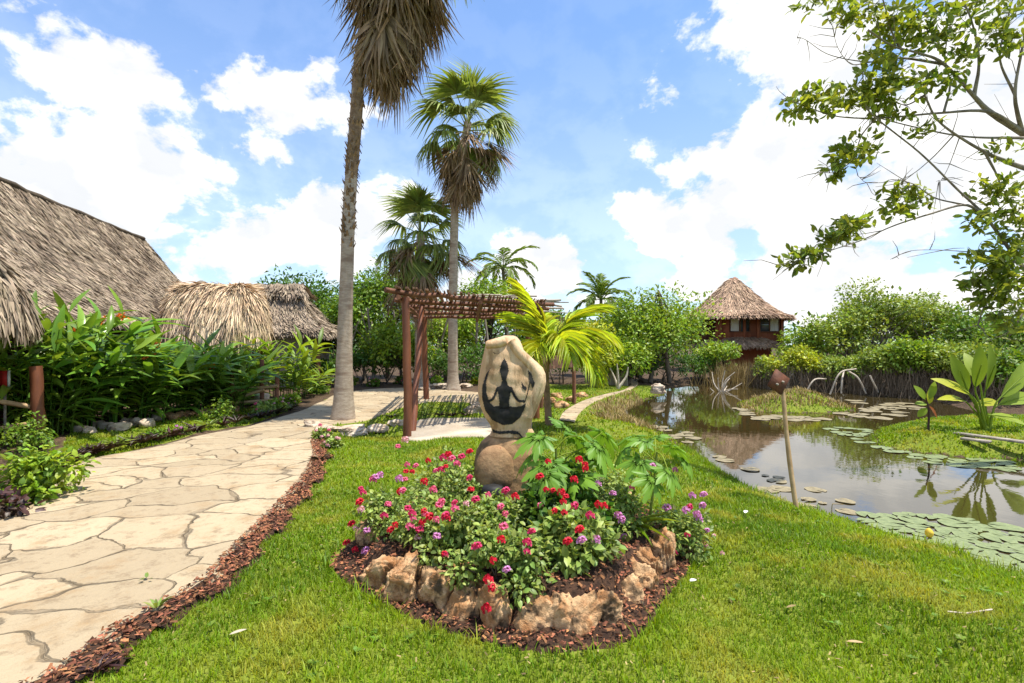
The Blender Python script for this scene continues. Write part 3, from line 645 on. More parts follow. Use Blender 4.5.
# back hut with a hipped end and a plastered gable below
hb = thing('back_hut', 'far grey thatched hut with open ridge end behind the tall palm trunk', 'hut', (-9.5, 20.5, 0))
A2, B2 = np.array((-13.0, 21.4, 3.98)), np.array((-8.62, 20.3, 3.92)); E2 = [np.array(v, float) for v in ((-13.0, 17.9, 2.2), (-6.85, 18.7, 2.0), (-7.0, 23, 2.0), (-13.4, 23.5, 2.1))]
mb = MB(); hip_roof(mb, A2, B2, E2, 12000, .32, .04, 51, sag=.28, rough=.3); rf = mb.build('roof', M['thatch_dk'], hb)
mb = MB(); thatch(mb, slope((-10.4, 20.72, 4.05), (-8.25, 20.2, 4.0), (-7.9, 19.75, 3.45), (-10.3, 20.2, 3.6), .03), 12, 5, 900, .35, .05, 3)
thatch(mb, slope((-8.25, 20.2, 4.0), (-10.4, 20.72, 4.05), (-10.3, 21.3, 3.6), (-7.9, 20.8, 3.45), .03), 12, 5, 500, .35, .05, 4); mb.build('ridge_cap', M['thatch_dk'], rf)
mb = MB(); wall_ring(mb, [(-12.6, 18.7), (-7.9, 19.5), (-8.0, 22.3), (-12.6, 22.8)], 0, 2.35); mb.build('wall', M['plaster'], hb)
for k, (x, y) in enumerate(((-7.25, 19.1), (-9.4, 18.6), (-7.4, 22.6))):
    mb = MB(); post(mb, x, y, 0, 2.3, .09, k + 4); mb.build('post', M['wood_red'], hb)
# water tank with a dish seen over the round hut
tk = thing('water_tank', 'white rooftop water tank with small dish seen above the straw hut', 'water tank', (-14.1, 24.5, 0))
mb = MB(); f = np.linspace(-.55, .55, 5)[:, None]; mb.tube(np.array((-13.75, 24.5, 4.2)) + f * np.array((1.1, 0, -.1)), [.24, .3, .3, .3, .22], 16); mb.build('drum', M['white_paint'], tk, True)
mb = MB(); rr = np.linspace(0.02, .36, 6)[:, None]; aa = np.linspace(0, 2 * PI, 19)[None]; mb.grid(np.stack((-14.75 + rr * np.cos(aa), 24.2 + .9 * rr ** 2 + 0 * aa, 4.32 + rr * np.sin(aa)), -1)); mb.build('dish', M['wood_grey'], tk, True)
mb = MB()
for x in (-14.75, -13.2): mb.tube([(x, 24.5, 0), (x, 24.5, 4.1)], .05, 6)
mb.build('stand', M['wood_grey'], tk)

# house on stilts across the pond
HX, HY = 14.05, 31.0
hs = thing('stilt_house', 'two storey red timber house with conical thatched roof across the pond', 'house', (HX, HY + 1.9, 0))
cx, cy = HX + .05, HY + 1.7
def cone(r0, r1, z0, z1, p, ph=0.0, sq=.0):
    def fn(u, v):
        a = np.asarray(u) * 2 * PI; v = np.asarray(v); q = r0 + (r1 - r0) * np.clip(v, 0, 9) ** .92
        q = q * (1 + sq * np.cos(4 * a + ph)); z = z1 + (z0 - z1) * (1 - v) ** p
        return np.stack((cx + np.cos(a) * q, cy + np.sin(a) * q * .95, z), -1)
    return fn
mb = MB(); thatch(mb, cone(.22, 3.4, 5.78, 3.30, 1.5, PI, .03), 72, 14, 22000, .36, .04, 61, lift=.03, rough=.25); rf = mb.build('roof', M['thatch_md'], hs)
mb = MB(); mb.tube([(cx, cy, 5.35), (cx, cy, 5.6), (cx + .05, cy, 5.85), (cx + .02, cy, 5.9)], [.55, .36, .27, .12], 14, jit=.1, seed=3); mb.build('roof_cap', M['wood_stick'], rf)
mb = MB(); thatch(mb, cone(1.7, 2.95, 2.12, 1.48, 1.0, PI, .06), 72, 6, 9000, .3, .04, 63, lift=.03, rough=.25); mb.build('lower_roof', M['thatch_md'], hs)
wx0, wx1, wy = HX - 1.45, HX + 2.3, HY + .1
mb = MB()
wall_ring(mb, [(wx0, wy), (wx1, wy), (wx1, wy + 3.4), (wx0, wy + 3.4)], 1.7, 3.55, .14); bw = mb
for k in range(8): bw.box(((wx0 + wx1) / 2, wy - .085, 1.95 + k * .06), (wx1 - wx0 - .1, .02, .045))
body = mb.build('wall', M['house_wood'], hs)
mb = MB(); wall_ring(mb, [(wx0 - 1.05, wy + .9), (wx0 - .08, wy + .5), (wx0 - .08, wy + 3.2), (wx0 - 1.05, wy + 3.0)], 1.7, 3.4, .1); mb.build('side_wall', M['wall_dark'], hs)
mb = MB(); wall_ring(mb, [(HX - 1.6, HY + .5), (HX + 1.9, HY + .5), (HX + 1.9, HY + 3), (HX - 1.6, HY + 3)], .15, 1.7, .12); mb.build('lower_wall', M['house_wood'], hs)
for k in range(4): 
    mb = MB(); mb.box((wx0 + (wx1 - wx0) * (0, .39, .61, 1)[k], wy - .12, 2.62), (.16, .1, 1.75)); mb.build('corner_post', M['house_wood'], hs)
for x0, x1, cur in ((HX - .85, HX + .33, 0), (HX + .95, HX + 2.12, 1)):
    mb = MB(); xm = (x0 + x1) / 2; z0, z1 = 2.42, 3.22
    for bx in ((xm, z0 - .02, x1 - x0 + .08, .06), (xm, z1 + .02, x1 - x0 + .08, .06)): mb.box((bx[0], wy - .12, bx[1]), (bx[2], .07, bx[3]))
    for x in (x0, xm, x1): mb.box((x, wy - .122, (z0 + z1) / 2), (.055, .066, z1 - z0 - .02))
    w = mb.build('window', M['wood_red'], hs)
    mb = MB(); mb.box((xm, wy - .09, (z0 + z1) / 2), (x1 - x0 - .06, .012, z1 - z0)); mb.build('pane', M['glass'], w)
    mb = MB(); xs = (x0 + .04, xm - .05) if not cur else (xm + .05, x1 - .04); xx = np.linspace(*xs, 24); zz = np.array((z0 + .03, z1 - .03)); Ax = np.stack(np.broadcast_arrays(xx[:, None], wy - .103 + .006 * np.sin(xx[:, None] * 60), zz[None]), -1); mb.grid(Ax); mb.build('curtain', M['curtain'], w)
for sx in (-1.5, .1, 1.8):
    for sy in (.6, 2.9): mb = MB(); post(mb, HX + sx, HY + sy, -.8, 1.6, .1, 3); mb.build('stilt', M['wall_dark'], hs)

# ------------------------------------------------------------------ pergola of poles
pg = thing('pole_pergola', 'rustic red pole pergola with a flat stick roof shading the concrete slab', 'pergola', (-1.8, 8.8, 0))
def rp(u, v): # roof plane, u to the right, v away
    a, b, c, d = (np.array(q) for q in ((-2.0, 8.75, 2.50), (.75, 11.3, 2.50), (-2.75, 15.2, 2.44), (.62, 16.2, 2.46)))
    return (a * (1 - u) + b * u) * (1 - v) + (c * (1 - u) + d * u) * v
posts = [((-1.80, 8.80), (-1.83, 8.85), .070), ((-1.82, 9.35), (-1.86, 10.6), .058), ((.55, 11.3), (.55, 11.3), .07), ((-2.5, 14.9), (-2.55, 14.9), .08), ((.5, 15.9), (.5, 15.9), .08)]
for k, (b0, b1, r) in enumerate(posts): mb = MB(); post(mb, *b0, -.02, 2.42, r, k + 20, b1); mb.build('post', M['wood_post'], pg, True)
rg = np.random.default_rng(77)
for v in (0, .24, .48, .74, 1.0):                                    # main beams from left to right
    mb = MB(); f = np.linspace(-.05, 1.06, 12); mb.tube(np.array([rp(t, v) for t in f]) + rg.normal(0, .012, (12, 3)), .044, 8, seed=3, jit=.1); mb.build('beam', M['wood_red'], pg, True)
for u in (.02, .5, .98):
    mb = MB(); f = np.linspace(-.03, 1.03, 10); mb.tube(np.array([rp(u, t) for t in f]) - (0, 0, .085) + rg.normal(0, .01, (10, 3)), .042, 8, seed=4, jit=.1); mb.build('beam', M['wood_red'], pg, True)
mb = MB()
for k in range(46):                                                  # sticks laid over the beams
    u = (k + .5) / 46 + rg.normal(0, .004); f = np.linspace(-.02 - .03 * rg.random(), 1.0 + .06 * rg.random(), 7)
    mb.tube(np.array([rp(u + .01 * rg.normal() * t, t) for t in f]) + np.array((0, 0, .07)) + rg.normal(0, .008, (7, 3)), rg.uniform(.016, .024), 5, seed=k)
mb.build('stick_roof', M['wood_stick'], pg)
mb = MB()
for k in range(26):                                                  # loose poles lying on top
    u0, v0 = rg.uniform(-.05, .8), rg.uniform(.05, 1.0); p = rp(u0, v0) + (0, 0, .12); q = rp(u0 + rg.uniform(.3, .75), v0 + rg.normal(0, .16)) + (0, 0, .12 + rg.uniform(0, .16))
    mb.tube([p, (p + q) / 2 + rg.normal(0, .03, 3), q], rg.uniform(.014, .03), 5)
mb.build('loose_pole_layer', M['wood_grey'], pg)
# hanging stick screen at the right end
sn = thing('stick_screen', 'upright screen of dark brown sticks behind the yellow palm fronds', 'screen', (1.0, 13.2, 0))
mb = MB(); rg = np.random.default_rng(5)
for k in range(38):
    f = k / 37; x, y = .72 + .95 * f, 12.6 + 1.2 * f; z1 = 2.28 + rg.uniform(-.18, .08); mb.tube([(x, y, 1.0), (x + rg.normal(0, .015), y, 1.6), (x + rg.normal(0, .03), y, z1)], rg.uniform(.012, .02), 5)
mb.build('stick_panel', M['wood_stick'], sn)
for f in (0, 1): mb = MB(); post(mb, .72 + .95 * f, 12.62 + 1.2 * f, 0, 2.35, .05, int(f)); mb.build('post', M['wood_red'], sn)
# palisade of pale stakes by the garden path
pl = thing('stake_fence', 'low palisade of grey vertical stakes at the end of the garden path', 'fence', (4.0, 20.5, 0))
mb = MB()
for k in range(44):
    f = k / 43; p = P(586, 380, 21.5) * (1 - f) + P(627, 380, 20.0) * f; h = 1.15 + rg.uniform(-.2, .2) - .25 * (1 - f); mb.tube([(p[0], p[1], 0), (p[0] + rg.normal(0, .02), p[1], h * .5), (p[0] + rg.normal(0, .05), p[1], h)], rg.uniform(.018, .032), 5)
mb.build('stake_row', M['dead_wood'], pl)
mb = MB(); a, b = P(586, 380, 21.5), P(627, 380, 20.0); mb.tube([(a[0], a[1] - .05, .7), (b[0], b[1] - .05, .75)], .025, 6); mb.build('rail', M['wood_grey'], pl)
def branchy(name, label, base, tips, r, mat, cat):
    t = MB()
    for tp in tips:
        b = np.array(base, float) + np.array((0, 0, 0.)); tp = np.array(tp, float); mid = (b + tp) / 2 + np.random.default_rng(int(abs(tp[0]) * 977) % 9999).normal(0, .06, 3)
        t.tube(smooth_line([b, mid, tp], 6), np.linspace(r, r * .35, 6), 6)
    o = t.build(name, mat); return tag(o, label, cat)
b_ = P(618, 388, 18.8); b_[2] = 0
branchy('bleached_branch', 'forked bleached branch standing at the far end of the garden path', b_, [P(610, 368, 18.9), P(617, 364, 18.6), P(628, 367, 18.8)], .06, M['dead_wood'], 'branch')

# leaning wooden sign in the water's edge
sg = thing('leaning_sign', 'brown square board on a leaning bare pole at the water edge', 'sign', (*G(800, 516, -.14), -.2))
b0 = np.array((*G(800, 516, -.14), -.3)); b1 = P(783, 392, 5.45)
mb = MB(); f = np.linspace(0, 1, 9)[:, None]; c = np.array((-.02, 0, 0)); mb.tube(b0 * (1 - f) + b1 * f + c * np.sin(f * PI), np.linspace(.026, .021, 9), 9, jit=.06, seed=2); mb.build('pole', M['bamboo'], sg, True)
ctr = P(778.5, 382, 5.42); mb = MB()
ax = nrm(np.array((.83, .22, -.55))); ay = nrm(np.array((.45, .15, .88)) - ax * (np.array((.45, .15, .88)) @ ax)); az_ = np.cross(ax, ay)
mb.box(ctr, (.19, .20, .028), np.stack((ax, ay, az_), 1)); bd = mb.build('board', M['rust'], sg)
mb = MB()
for u, v in ((.03, .02), (-.02, -.04)):
    mb.box(ctr + ax * u + ay * v + az_ * (.022 if az_[1] < 0 else -.022), (.02, .02, .02), np.stack((ax, ay, az_), 1))
mb.build('bolt', M['wood_grey'], bd)

# rail fence and red sign at the left edge
fc = thing('rail_fence', 'round brown fence post with two bamboo rails at the left of the path', 'fence', (-7.6, 8.2, 0))
mb = MB(); post(mb, -7.6, 8.2, -.05, 1.26, .088, 3); mb.build('post', M['wood_post'], fc, True)
mb = MB(); post(mb, -9.0, 7.5, -.05, 1.2, .08, 4); mb.build('post', M['wood_post'], fc, True)
for a, b in (((-9.0, 7.5, 1.02), (-7.62, 8.2, .60)), ((-9.0, 7.5, .12), (-7.62, 8.2, .36))):
    a, b = np.array(a), np.array(b); mb = MB(); f = np.linspace(0, 1, 8)[:, None]; mb.tube(a * (1 - f) + b * f, .04, 8, jit=.08); mb.build('rail', M['bamboo'], fc, True)
rs = thing('red_sign', 'small red sign with white edge behind the fence at the far left', 'sign', (-8.25, 8.2, 0))
mb = MB(); mb.box((-8.2, 8.25, 1.06), (.16, .025, .25)); mb.build('board', M['red_paint'], rs)
mb = MB(); mb.box((-8.105, 8.248, 1.06), (.025, .03, .25)); mb.build('edge_strip', M['white_paint'], rs)
mb = MB(); mb.tube([(-8.2, 8.28, 0), (-8.2, 8.28, 1.0)], .02, 6); mb.build('stake', M['wood_grey'], rs)
f2 = thing('bamboo_gate', 'low fence of bamboo rails in front of the round straw hut', 'fence', (-6.6, 12.4, 0))
for k, (px, zt) in enumerate(((232, .95), (262, 1.25), (277, .9))): q = P(px, 345, 12.5); mb = MB(); post(mb, q[0], q[1], 0, zt, .05, k); mb.build('post', M['wood_red'], f2)
for a, b in ((P(228, 392, 12.4), P(278, 386, 12.4)), (P(226, 404, 12.4), P(272, 400, 12.4)), (P(244, 396, 12.35), P(264, 390, 12.3))):
    mb = MB(); mb.tube([a, (a + b) / 2 + (0, 0, .01), b], .04, 8); mb.build('rail', M['bamboo'], f2, True)
q = G(262, 408); mb = MB(); mb.tube([(q[0], q[1], 0), (q[0], q[1], .17), (q[0], q[1], .34), (q[0], q[1], .36)], [.19, .17, .18, .15], 14, jit=.06, seed=4); tag(mb.build('stump_seat', M['dead_wood'], smooth=False), 'pale cut log stump standing by the bamboo rails', 'stump')

# old planks on the far lawn tongue
pk = thing('plank_stack', 'two long grey weathered planks lying on the lawn tongue at right', 'planks', (8.2, 8.9, 0))
for k, (a, b) in enumerate((((955, 433), (1062, 447)), ((962, 436.5), (990, 440)))):
    a, b = np.array((*G(*a, .06), .06 - .03 * k)), np.array((*G(*b, .06), .06 - .03 * k)); d = nrm(b - a); n_ = np.array((-d[1], d[0], 0)); mb = MB()
    mb.box((a + b) / 2, (np.linalg.norm(b - a), .14, .035), np.stack((d, n_, (0, 0, 1)), 1)); mb.build('plank', M['wood_grey'], pk)

# ------------------------------------------------------------------ leaves, trees
LEAF2 = np.array([(0, 0, 0), (-.28, .45, .07), (0, 1, -.06), (.28, .45, .07)]); LF2 = [np.array([(0, 1, 2), (0, 2, 3)])]
def leaf_strip(w, n, droop=.15, fold=.12, peak=.4, wav=0.0):
    """a pointed leaf with a midrib fold, y 0..1"""
    t = np.linspace(0, 1, n); ww = np.where(t < peak, w * np.sin(np.minimum(t / peak, 1) * PI / 2) ** .8, w * np.maximum(np.cos(np.clip((t - peak) / (1 - peak), 0, 1) * PI / 2), 0) ** .8)
    z = -droop * t ** 2; wv = wav * np.sin(t * 25)
    Lf = np.stack((-ww, t, z + fold * ww + wv), 1); C = np.stack((0 * t, t, z - 0 * t), 1); Rt = np.stack((ww, t, z + fold * ww - wv), 1)
    V = np.stack((Lf, C, Rt), 1).reshape(-1, 3); Fc = []
    for i in range(n - 1):
        a = i * 3; Fc += [(a, a + 1, a + 4, a + 3), (a + 1, a + 2, a + 5, a + 4)]
    return V, [np.array(Fc)]
LEAF6 = leaf_strip(.22, 4, .12, .25, .45)
def rdir(rg, n): return nrm(rg.normal(size=(n, 3)))
def crown(mb, rg, cl, cr, leaf, n, out=None, flat=.75, tmpl=(LEAF2, LF2), up=.3, droop=.1):
    """leaf clumps: cl centres (k,3), radius cr, n leaves in all"""
    k = len(cl); cr = np.broadcast_to(cr, k); w = cr ** 2; idx = rg.choice(k, n, p=w / w.sum())
    o = rdir(rg, n); rad = rg.random(n) ** .45; p = cl[idx] + o * (rad * cr[idx])[:, None] * np.array((1, 1, flat))
    d = o * .8 + rdir(rg, n) * .7 + np.array((0, 0, -droop)); nn = o * .4 + rdir(rg, n) * .55 + np.array((0, 0, up + .4))
    s = leaf * rg.uniform(.55, 1.35, n)
    mb.scatter(tmpl[0], tmpl[1], p, d, nn, s)
def tree(name, label, x, y, h, r, rz, leaf, n, mat, bark, seed, ncl=26, cat='tree', group=None, cs=.30, tr=.09, lean=(0, 0), low=.0, stems=1, z0=None, hollow=.55, tmpl=(LEAF2, LF2), flat=.75):
    rg = np.random.default_rng(seed); z = gz(x, y) - .03 if z0 is None else z0; t = thing(name, label, cat, (x, y, z), group)
    C = np.array((x + lean[0], y + lean[1], z + h - rz)); o = rdir(rg, ncl); o[:, 2] = np.where(o[:, 2] < -.5, -o[:, 2] * .6, o[:, 2])
    q = rg.uniform(hollow, 1, (ncl, 1)); lump = 1 + .22 * np.sin(o @ rg.normal(size=3) * 2.3 + 1)[:, None]
    cl = C + o * q * lump * np.array((r * (1 - cs * .6), r * (1 - cs * .6), rz * (1 - cs * .5)))
    cl[:, 2] = np.maximum(cl[:, 2], z + low * rg.uniform(.2, 1.3, ncl) + .15)
    mb = MB(); top = C + (0, 0, -rz * .1)
    for s in range(stems):
        b = np.array((x, y, z)) + (0 if stems == 1 else 1) * np.array((rg.uniform(-.3, .3) * r, rg.uniform(-.3, .3) * r, 0)); tp = top + (0 if stems == 1 else 1) * rg.normal(0, r * .25, 3)
        ln = smooth_line([b, b * .6 + tp * .4 + rg.normal(0, .06 * r, 3) * (1, 1, 0), tp], 9); mb.tube(ln, np.linspace(tr * 1.25, tr * .45, 9), 7, seed=seed, jit=.08)
        for c in cl[s::stems]:
            a = ln[rg.integers(3, 9)]; m = (a + c) / 2 + (0, 0, -.08 * r) + rg.normal(0, .06 * r, 3); mb.tube(smooth_line([a, m, c], 6), np.linspace(tr * .38, tr * .08, 6), 5, cap=False)
    mb.build('trunk', bark, t)
    mb = MB(); crown(mb, rg, cl, cs * r * rg.uniform(.7, 1.35, ncl), leaf, n, tmpl=tmpl, flat=flat); mb.build('crown', mat, t)
    return t
def tp(px, py_top, Y):                                                # plan position and height from the photo
    q = P(px, py_top, Y); return q[0], q[1], q[2]
TREES = [  # px, top py, depth, crown half width px, rz/h, material, leaf, n, name, label
 (305, 262, 24.0, 52, .46, 'leaf_dk', .15, 5200, 'shade_tree', 'dark green leafy tree rising behind the far grey hut'),
 (345, 290, 22.5, 40, .44, 'leaf_md', .14, 4200, 'shade_tree', 'bushy mid green tree just behind the tall palm trunk'),
 (388, 250, 24.5, 52, .42, 'leaf_md', .14, 6500, 'shade_tree', 'tall green tree between the two nearer palm trunks, left of the short palm'),
 (398, 318, 20.8, 42, .44, 'leaf_lt', .13, 3600, 'young_tree', 'light green young tree under the short fan palm'),
 (445, 300, 23.5, 42, .46, 'leaf_lt', .13, 4500, 'shade_tree', 'pale green tree seen above the pergola beside the thin palm trunk'),
 (490, 268, 25.5, 46, .42, 'leaf_lt', .14, 5500, 'shade_tree', 'yellowish green tree above the pergola roof near the feathery palm top'),
 (540, 292, 24.5, 36, .46, 'leaf_md', .13, 3600, 'shade_tree', 'green tree over the right end of the pergola'),
 (590, 312, 19.5, 32, .48, 'leaf_yl', .12, 3600, 'yellow_bush', 'yellow green bush right behind the yellow coconut fronds'),
 (618, 300, 25.5, 38, .46, 'leaf_md', .14, 3800, 'shade_tree', 'green tree left of the round bright mangrove tree'),
 (655, 288, 22.3, 62, .49, 'leaf_lt', .13, 8500, 'waterside_tree', 'large round bright green tree overhanging the pond left of the stilt house'),
 (625, 335, 20.6, 34, .48, 'leaf_lt', .12, 3200, 'waterside_bush', 'bright green bush at the garden path end beside the pond'),
 (712, 338, 24.5, 24, .50, 'leaf_lt', .13, 1900, 'waterside_bush', 'loose green bush in front of the left corner of the stilt house'),
 (805, 322, 27.5, 30, .47, 'leaf_lt', .15, 2000, 'mangrove_tree', 'loose pale green tree touching the right side of the stilt house'),
 (838, 308, 26.5, 36, .45, 'leaf_mg', .15, 3000, 'mangrove_tree', 'airy mangrove tree, second to the right of the stilt house'),
 (882, 283, 27.0, 54, .40, 'leaf_mg', .16, 5200, 'mangrove_tree', 'tallest airy mangrove tree with a flat spreading top across the pond'),
 (935, 292, 27.5, 46, .42, 'leaf_mg', .16, 4200, 'mangrove_tree', 'spreading mangrove tree right of the tallest one'),
 (985, 308, 24.5, 46, .46, 'leaf_md', .15, 4200, 'mangrove_tree', 'dense green tree behind the broad leaved paddle plant'),
 (1040, 300, 22.0, 56, .47, 'leaf_md', .15, 4200, 'mangrove_tree', 'dark green tree cut by the right edge of the photo'),
]
for k, (px, pt, Y, hw, rzf, mt, lf, n, nm, lab) in enumerate(TREES):
    x, y, h = tp(px, pt, Y); z = gz(x, y); tree(nm, lab, x, y, h - z, hw / F * Y, (h - z) * rzf, lf * 1.25, int(n * 1.15), M[mt], M['bark_grey'] if 'mangrove' in nm else M['bark'], 100 + k, ncl=int(20 + n / 170), cs=.34 if 'mangrove' not in nm else .27, tr=.09 if nm != 'young_tree' else .05, low=.5 if 'water' not in nm else .1, stems=3 if 'mangrove' in nm or 'water' in nm else 1, hollow=.45)
# mangrove thicket on the far bank with prop roots
thk = [(800, 346, 20.5, 30, .5, 'leaf_yl'), (842, 356, 20.0, 32, .5, 'leaf_mg'), (884, 342, 18.8, 32, .5, 'leaf_mg'), (918, 334, 17.8, 30, .5, 'leaf_lt'), (948, 340, 17.5, 34, .5, 'leaf_mg'), (990, 346, 15.8, 40, .5, 'leaf_mg'), (1030, 345, 14.5, 42, .5, 'leaf_md'), (768, 362, 22.0, 20, .5, 'leaf_mg')]
mlab = ['yellow green mangrove bush beside the stilt house', 'mangrove bush above the leaning sign', 'mangrove bush over the tall arched white root', 'mangrove bush in the middle of the far bank', 'low mangrove bush overhanging the dark water', 'mangrove bush behind the small red stemmed plant', 'mangrove bush at the right edge behind the paddle plant', 'small mangrove bush under the lower roof of the stilt house']
for k, (px, pt, Y, hw, rzf, mt) in enumerate(thk):
    x, y, h = tp(px, pt, Y); z = -.25; t = tree('mangrove_bush', mlab[k], x, y, h - z, hw / F * Y, (h - z) * .40, .13, 4200, M[mt], M['bark_grey'], 300 + k, ncl=34, cat='mangrove', cs=.30, tr=.05, low=.5 + .25 * (k % 2), stems=4, z0=z, hollow=.35)
    rg = np.random.default_rng(400 + k); mb = MB()
    for _ in range(34):
        a = rg.uniform(0, 6.28); rr = hw / F * Y * rg.uniform(.25, .95); p = np.array((x + math.cos(a) * rr * .35, y + math.sin(a) * rr * .35, z + rg.uniform(.5, 1.15))); e = np.array((x + math.cos(a) * rr, y + math.sin(a) * rr - .1, z - .1)); m = (p + e) / 2 + np.array((math.cos(a) * .12, math.sin(a) * .12, .22))
        mb.tube(smooth_line([p, m, e], 7), rg.uniform(.010, .024), 5, cap=False)
    for _ in range(420):
        a = rg.uniform(0, 6.28); rr = hw / F * Y * rg.uniform(.2, 1.0) ** .7; p = np.array((x + math.cos(a) * rr, y + math.sin(a) * rr, z + rg.uniform(.5, 1.1))); mb.tube([p, p + (rg.normal(0, .09), rg.normal(0, .09), -.35), p + (rg.normal(0, .25), rg.normal(0, .25), -1.0)], .006, 3, cap=False)
    mb.build('prop_roots', M['root'], t).name = 'root_tangle'
AR = [((786, 392), (792, 374), (800, 391), 20.2), ((830, 391), (840, 373), (856, 369), 18.3), ((841, 390), (842, 380), (844, 371), 18.4), ((866, 390), (858, 378), (848, 371), 18.2), ((805, 391), (814, 380), (826, 379), 19), ((870, 372), (873, 382), (878, 392), 17.6)]
for k, (a, b, c, Y) in enumerate(AR):
    mb = MB(); mb.tube(smooth_line([P(*a, Y) - (0, 0, .12), P(*b, Y), P(*c, Y + .3)], 12), .028, 6, jit=.1, seed=k)
    tag(mb.build('arched_root', M['dead_wood']), ['pale forked root arch just right of the leaning sign', 'tall white arched root rising from the far water', 'short upright stub inside the tall white root arch', 'right leg of the tall white root arch', 'low slanting pale root behind the islet', 'thin pale root under the middle mangrove bush'][k], 'root')
# dry reeds and dead twigs before the stilt house
q0 = P(752, 388, 22.2); rg = np.random.default_rng(9); mb = MB(); n = 1500
pos = np.stack((rg.normal(q0[0], .75, n), rg.normal(23.0, .5, n), np.full(n, -.25)), 1); blade = np.array([(-.5, 0, 0), (.5, 0, 0), (.3, .6, 0), (-.3, .6, 0), (0, 1, -.1)])
d = np.stack((rg.normal(0, .28, n), rg.normal(0, .28, n), np.ones(n)), 1); ln = rg.uniform(.5, 1.35, n)
mb.scatter(blade, [np.array([(0, 1, 2, 3)]), np.array([(3, 2, 4)])], pos, d, rdir(rg, n), np.stack((np.full(n, .025), ln, ln), 1)); tag(mb.build('reed_clump', M['dry']), 'tan dry reeds growing on the bank below the stilt house', 'reeds')
q1 = P(722, 396, 19.8); rg = np.random.default_rng(3)
branchy('dead_branch', 'tangle of bleached dead twigs standing in the water before the stilt house', (q1[0], q1[1], -.3), [P(px, py, 19.8 + rg.normal(0, .2)) for px, py in ((712, 372), (718, 378), (725, 370), (730, 378), (735, 372), (710, 388), (738, 389), (716, 396), (742, 383), (727, 386))], .035, M['dead_wood'], 'branches')
# undergrowth below the trees at the back of the garden
ub = [(640, 374, 22.5, .9), (668, 372, 23.6, 1.0), (698, 370, 24.0, 1.0), (612, 372, 22.5, .8), (300, 372, 20.5, .9), (330, 376, 19.6, .75), (362, 366, 20.5, 1.0), (392, 370, 21, .95), (432, 372, 21.5, 1.0), (470, 366, 21.2, 1.15), (505, 364, 21.5, 1.2), (535, 362, 21.5, 1.2), (562, 360, 21.3, 1.2)]
for k, (px, py, Y, r) in enumerate(ub):
    x, y, h = tp(px, py - 22, Y); tree('undergrowth_bush', ['low bank bush under the round bright tree, left one', 'low bank bush under the round bright tree, middle one', 'low bank bush left of the stilt house reeds', 'low dark bush behind the pale stake fence', 'dark bush below the back hut', 'low bush at the left foot of the shade trees', 'dark bush right of the tall palm trunk', 'dark bush behind the pergola post', 'dark bush between the short palm and the thin palm', 'dark bush right of the thin palm trunk', 'dark bush behind the statue, left one', 'dark bush behind the statue, right one', 'dark bush under the stick screen'][k], x, y, h, r, h * .47, .12, 1500, M['leaf_dk'], M['bark'], 500 + k, ncl=18, cat='bush', tr=.03, stems=3, low=.05)
for k, (px, Y) in enumerate(((352, 21.2), (374, 20.6), (402, 22.0), (437, 22.4), (478, 22.0), (516, 22.5), (487, 20.9), (365, 22.8))):
    rg = np.random.default_rng(60 + k); x = (px - 512) / F * Y; mb = MB(); mb.tube(smooth_line([(x, Y, -.05), (x + rg.normal(0, .12), Y, 1.3), (x + rg.normal(0, .25), Y, 3.1)], 8), np.linspace(.075, .04, 8), 7)
    for _ in range(5): a = np.array((x, Y, rg.uniform(.8, 2.2))); mb.tube([a, a + rg.normal(0, .5, 3) + (0, 0, .6)], .018, 5)
    tag(mb.build('tree_stem', M['bark_grey']), 'thin grey stem standing in the shade below the back trees', 'tree stem', 'thin stems in the shade of the back trees')
# far woodland closing the horizon
rg = np.random.default_rng(2); mb = MB(); n = 170; a = np.concatenate((rg.uniform(-1.0, .16, 110), rg.uniform(.16, 1.15, 60))); rr = rg.uniform(40, 62, n); hh = np.where(a > .16, rg.uniform(2.2, 3.9, n), rg.uniform(2.5, 5.2, n)); cl = np.stack((np.sin(a) * rr, np.cos(a) * rr, hh * .55), 1)
crown(mb, rg, cl, np.full(n, 3.2), .5, 26000, flat=.75); tag(mb.build('far_woodland', M['leaf_dk']), kind='stuff')  # dark leaf colour stands in for the deep shade below the canopy

# ------------------------------------------------------------------ fan palms
def fan_mesh(name, mat, seed, dead=False):
    rg = np.random.default_rng(seed); mb = MB(); pl_ = .95 if not dead else .55
    mb.tube([(0, 0, 0), (0, pl_ * .5, .03), (0, pl_, 0)], [.024, .018, .012], 5)
    ns = 30 if not dead else 30; sp = 1.5 if not dead else .62
    for k in range(ns):
        a = (k / (ns - 1) - .5) * 2 * sp + rg.normal(0, .03); ln = (.95 - .22 * abs(a / sp) ** 2) * rg.uniform(.85, 1.1) * (1.0 if not dead else 1.15)
        d = np.array((math.sin(a), math.cos(a), 0)); m = 5; t = np.linspace(0, 1, m); dr_ = rg.uniform(.25, .6) if not dead else rg.uniform(-.2, .2)
        c = np.array((0, pl_, 0)) + d * (t * ln)[:, None]; c[:, 2] += .10 * np.sin(t * PI) - dr_ * t ** 3 - .25 * (abs(a / sp)) * t * (not dead)
        if dead: c[:, 2] += rg.normal(0, .10) * t + rg.normal(0, .05); c[:, 0] += rg.normal(0, .07) * t ** 2
        w = np.array((.014, .042, .046, .026, .003)) * (1.0 if not dead else .55); sd = np.array((d[1], -d[0], 0)); zz = np.array((0, 0, .018 * (1 if k % 2 else -1)))
        A = np.stack((c - sd * w[:, None] + zz * 0, c + zz * np.sin(t * PI)[:, None], c + sd * w[:, None]), 1); mb.grid(A)
    o = mb.build(name, mat); COL.objects.unlink(o); return o.data
